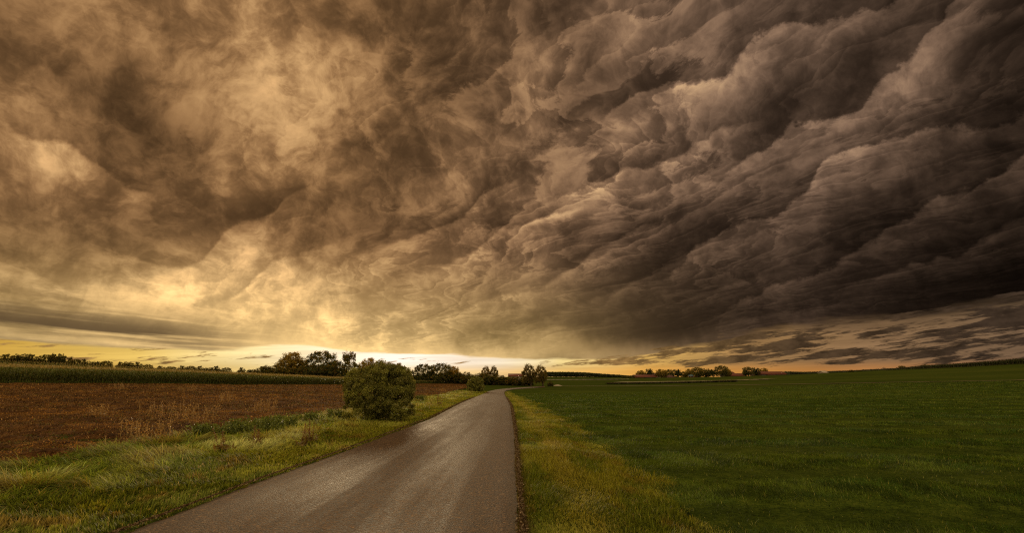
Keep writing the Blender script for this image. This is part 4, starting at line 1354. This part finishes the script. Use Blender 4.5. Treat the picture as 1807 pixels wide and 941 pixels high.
# ================================================================== weeds one can tell apart
def weed(name, kind, px, py, h, label, group, seed):
    x, y = hit(px, py); z = float(terrain(x, y)); h *= {'dock': 1, 'nettle': .62, 'dry': .85}[kind]
    q_ = random.Random(seed); r_ = np.random.default_rng(seed)
    e = bpy.data.objects.new(name, None); COL.objects.link(e); e.location = (x, y, z)
    tag(e, label, 'weed', group)
    st_ = MB(); pts = []
    ns = {'dock': 3, 'nettle': 16, 'dry': 16}[kind]
    for i in range(ns):
        sp = {'dock': .07, 'nettle': .34, 'dry': .30}[kind] * h / .6
        ox, oy = q_.gauss(0, sp), q_.gauss(0, sp * .7); root = Vector((ox * .1, oy * .1, -.03))
        hh = h * q_.uniform(.65, 1.05); lx, ly = q_.gauss(0, .16) * hh, q_.gauss(0, .12) * hh
        a, m_, t = Vector((ox, oy, -.02)), Vector((ox + lx * .3, oy + ly * .3, hh * .5)), Vector((ox + lx, oy + ly, hh))
        st_.tube([root, a.lerp(m_, .25), m_, t], [.007, .007, .006, .003], 5)
        if kind == 'dry':
            for k in range(4):
                b = m_.lerp(t, q_.random()); st_.tube([b, b + Vector((q_.gauss(0, .1), q_.gauss(0, .1), q_.uniform(.05, .2))) * hh], [.004, .002], 3)
        for k in range({'dock': 90, 'nettle': 60, 'dry': 30}[kind]):
            f = q_.uniform(.40, 1.0) if kind == 'dock' else q_.uniform(.1, 1.02)
            c_ = (a.lerp(m_, f * 2) if f < .5 else m_.lerp(t, f * 2 - 1))
            s_ = {'dock': .022, 'nettle': .07, 'dry': .05}[kind]
            pts.append(tuple(c_ + Vector((q_.gauss(0, s_), q_.gauss(0, s_), q_.gauss(0, s_ * .6)))))
    if kind == 'dock':
        low = [(q_.gauss(0, .10), q_.gauss(0, .10), q_.uniform(.02, .2)) for _ in range(26)]
    st_.build('stem', {'dock': M_rust, 'nettle': M_greenstem, 'dry': M_strawstem}[kind], e)
    pts = np.array(pts)
    base = {'dock': (.16, .055, .022), 'nettle': (.115, .14, .024), 'dry': (.34, .20, .065)}[kind]
    tn = tone_mix(len(pts), np.zeros(len(pts), int), 1, base, .4, 0, seed=seed)
    lf = {'dock': .022, 'nettle': .085, 'dry': .045}[kind]
    link_mesh('leaves_or_seeds', leaves_mesh('f', pts, np.full(len(pts), lf), tn, .2, .5), M_bush, e)  # seed heads on the dock, leaves on the other weeds
    if kind == 'dock':
        low = np.array(low); tn = tone_mix(len(low), np.zeros(len(low), int), 1, (.15, .10, .03), .4, 0, seed=seed)
        link_mesh('basal_leaves', leaves_mesh('f', low, np.full(len(low), .16), tn, .2, .35), M_bush, e)


M_rust = simple('rusty_stem', (.13, .045, .02), .8, .3, 10)
M_greenstem = simple('green_stem', (.06, .09, .02), .7, .3, 10)
M_strawstem = simple('straw_stem', (.34, .21, .07), .8, .3, 10)
for i, (px, py, h, lab) in enumerate(((392, 802, .55, 'reddish dock stalk leaning in the left verge, nearest of the dock stalks'), (452, 790, .5, 'reddish dock tuft above the widest grass of the left verge, second nearest'),
                                      (531, 789, .5, 'left dock stalk of the pair closest to the big round bush'), (549, 783, .6, 'right and taller dock stalk of the pair closest to the big round bush'),
                                      (776, 716, .9, 'brown dock stalk in the verge right of the big round bush'), (820, 700, .9, 'dark weed by the verge edge just left of the small round bush'),
                                      (832, 696, .8, 'dark weed under the left side of the small round bush'))):
    weed('dock_plant', 'dock', px, py, h, lab, 'dock stalks in the left verge', 60 + i)
for i, (px, py, h, lab) in enumerate(((360, 772, .55, 'leftmost leafy nettle clump on the edge of the brown field'), (424, 770, .7, 'broad nettle clump left of the dark spiky one'),
                                      (454, 766, .75, 'dark spiky nettle clump on the edge of the brown field'), (494, 758, .7, 'nettle clump right of the dark spiky one'),
                                      (548, 748, .6, 'low nettle clump between the others and the big bush'), (590, 742, .6, 'leafy weed clump at the left foot of the big round bush'),
                                      (742, 709, .8, 'leafy weed clump right of the foot of the big round bush'))):
    weed('nettle_clump', 'nettle', px, py, h, lab, 'leafy weeds along the field edge', 80 + i)
for i, (px, py, h, lab) in enumerate(((258, 786, .75, 'rusty dry weed in the brown field nearest the verge'), (290, 742, .9, 'wide pale tuft of dry stalks in the middle of the brown field'),
                                      (352, 752, .9, 'tall pale dry stalks right of the wide tuft in the brown field'), (170, 738, .6, 'small dry tuft in the left part of the brown field'),
                                      (212, 690, 1.0, 'dry tuft in the brown field just before the corn'), (334, 694, 1.0, 'dry grass tuft before the corn, right of its fellow'),
                                      (400, 712, .8, 'faint dry tuft in the right half of the brown field'), (468, 728, .7, 'dry tuft in the brown field left of the big round bush'),
                                      (780, 694, 1.0, 'pale dry tuft in the brown patch right of the big bush'))):
    weed('dry_weed', 'dry', px, py, h, lab, 'dry weeds standing in the brown field', 100 + i)


# ================================================================== grit and crumbs of soil along both edges of the asphalt
gy = 3.5 + 60 * rng.uniform(0, 1, 30000) ** 1.6
sd = rng.uniform(size=len(gy)) < .5
off = np.abs(rng.normal(0, .032, len(gy))) * rng.choice([1, 1, -.6], len(gy)) * (.5 + vnoise(gy, gy * 0, 77, 1.3))
gx = np.where(sd, RRx(gy) + .02 + off, RLx(gy) - .02 - off)
n = len(gy); dd = np.hypot(gx, gy)
d3 = rng.normal(size=(n, 3)); d3 /= np.linalg.norm(d3, axis=1)[:, None]
P_ = np.stack([gx, gy, terrain(gx, gy) + .045 * (1 - np.clip(off / .25, 0, 1)) + .012 + rng.uniform(0, .012, n)], -1)
T_ = np.where((rng.uniform(size=n) < .35)[:, None], (.22, .16, .10), (.075, .045, .022)) * rng.uniform(.6, 1.4, n)[:, None]
tag(link_mesh('roadside_grit', leaves_mesh('roadside_grit', P_, .022 * np.maximum(1, dd / 14), T_, 0, .9), M_dry),
    'grit and crumbs of soil lying along both edges of the asphalt', 'grit', None, 'stuff')
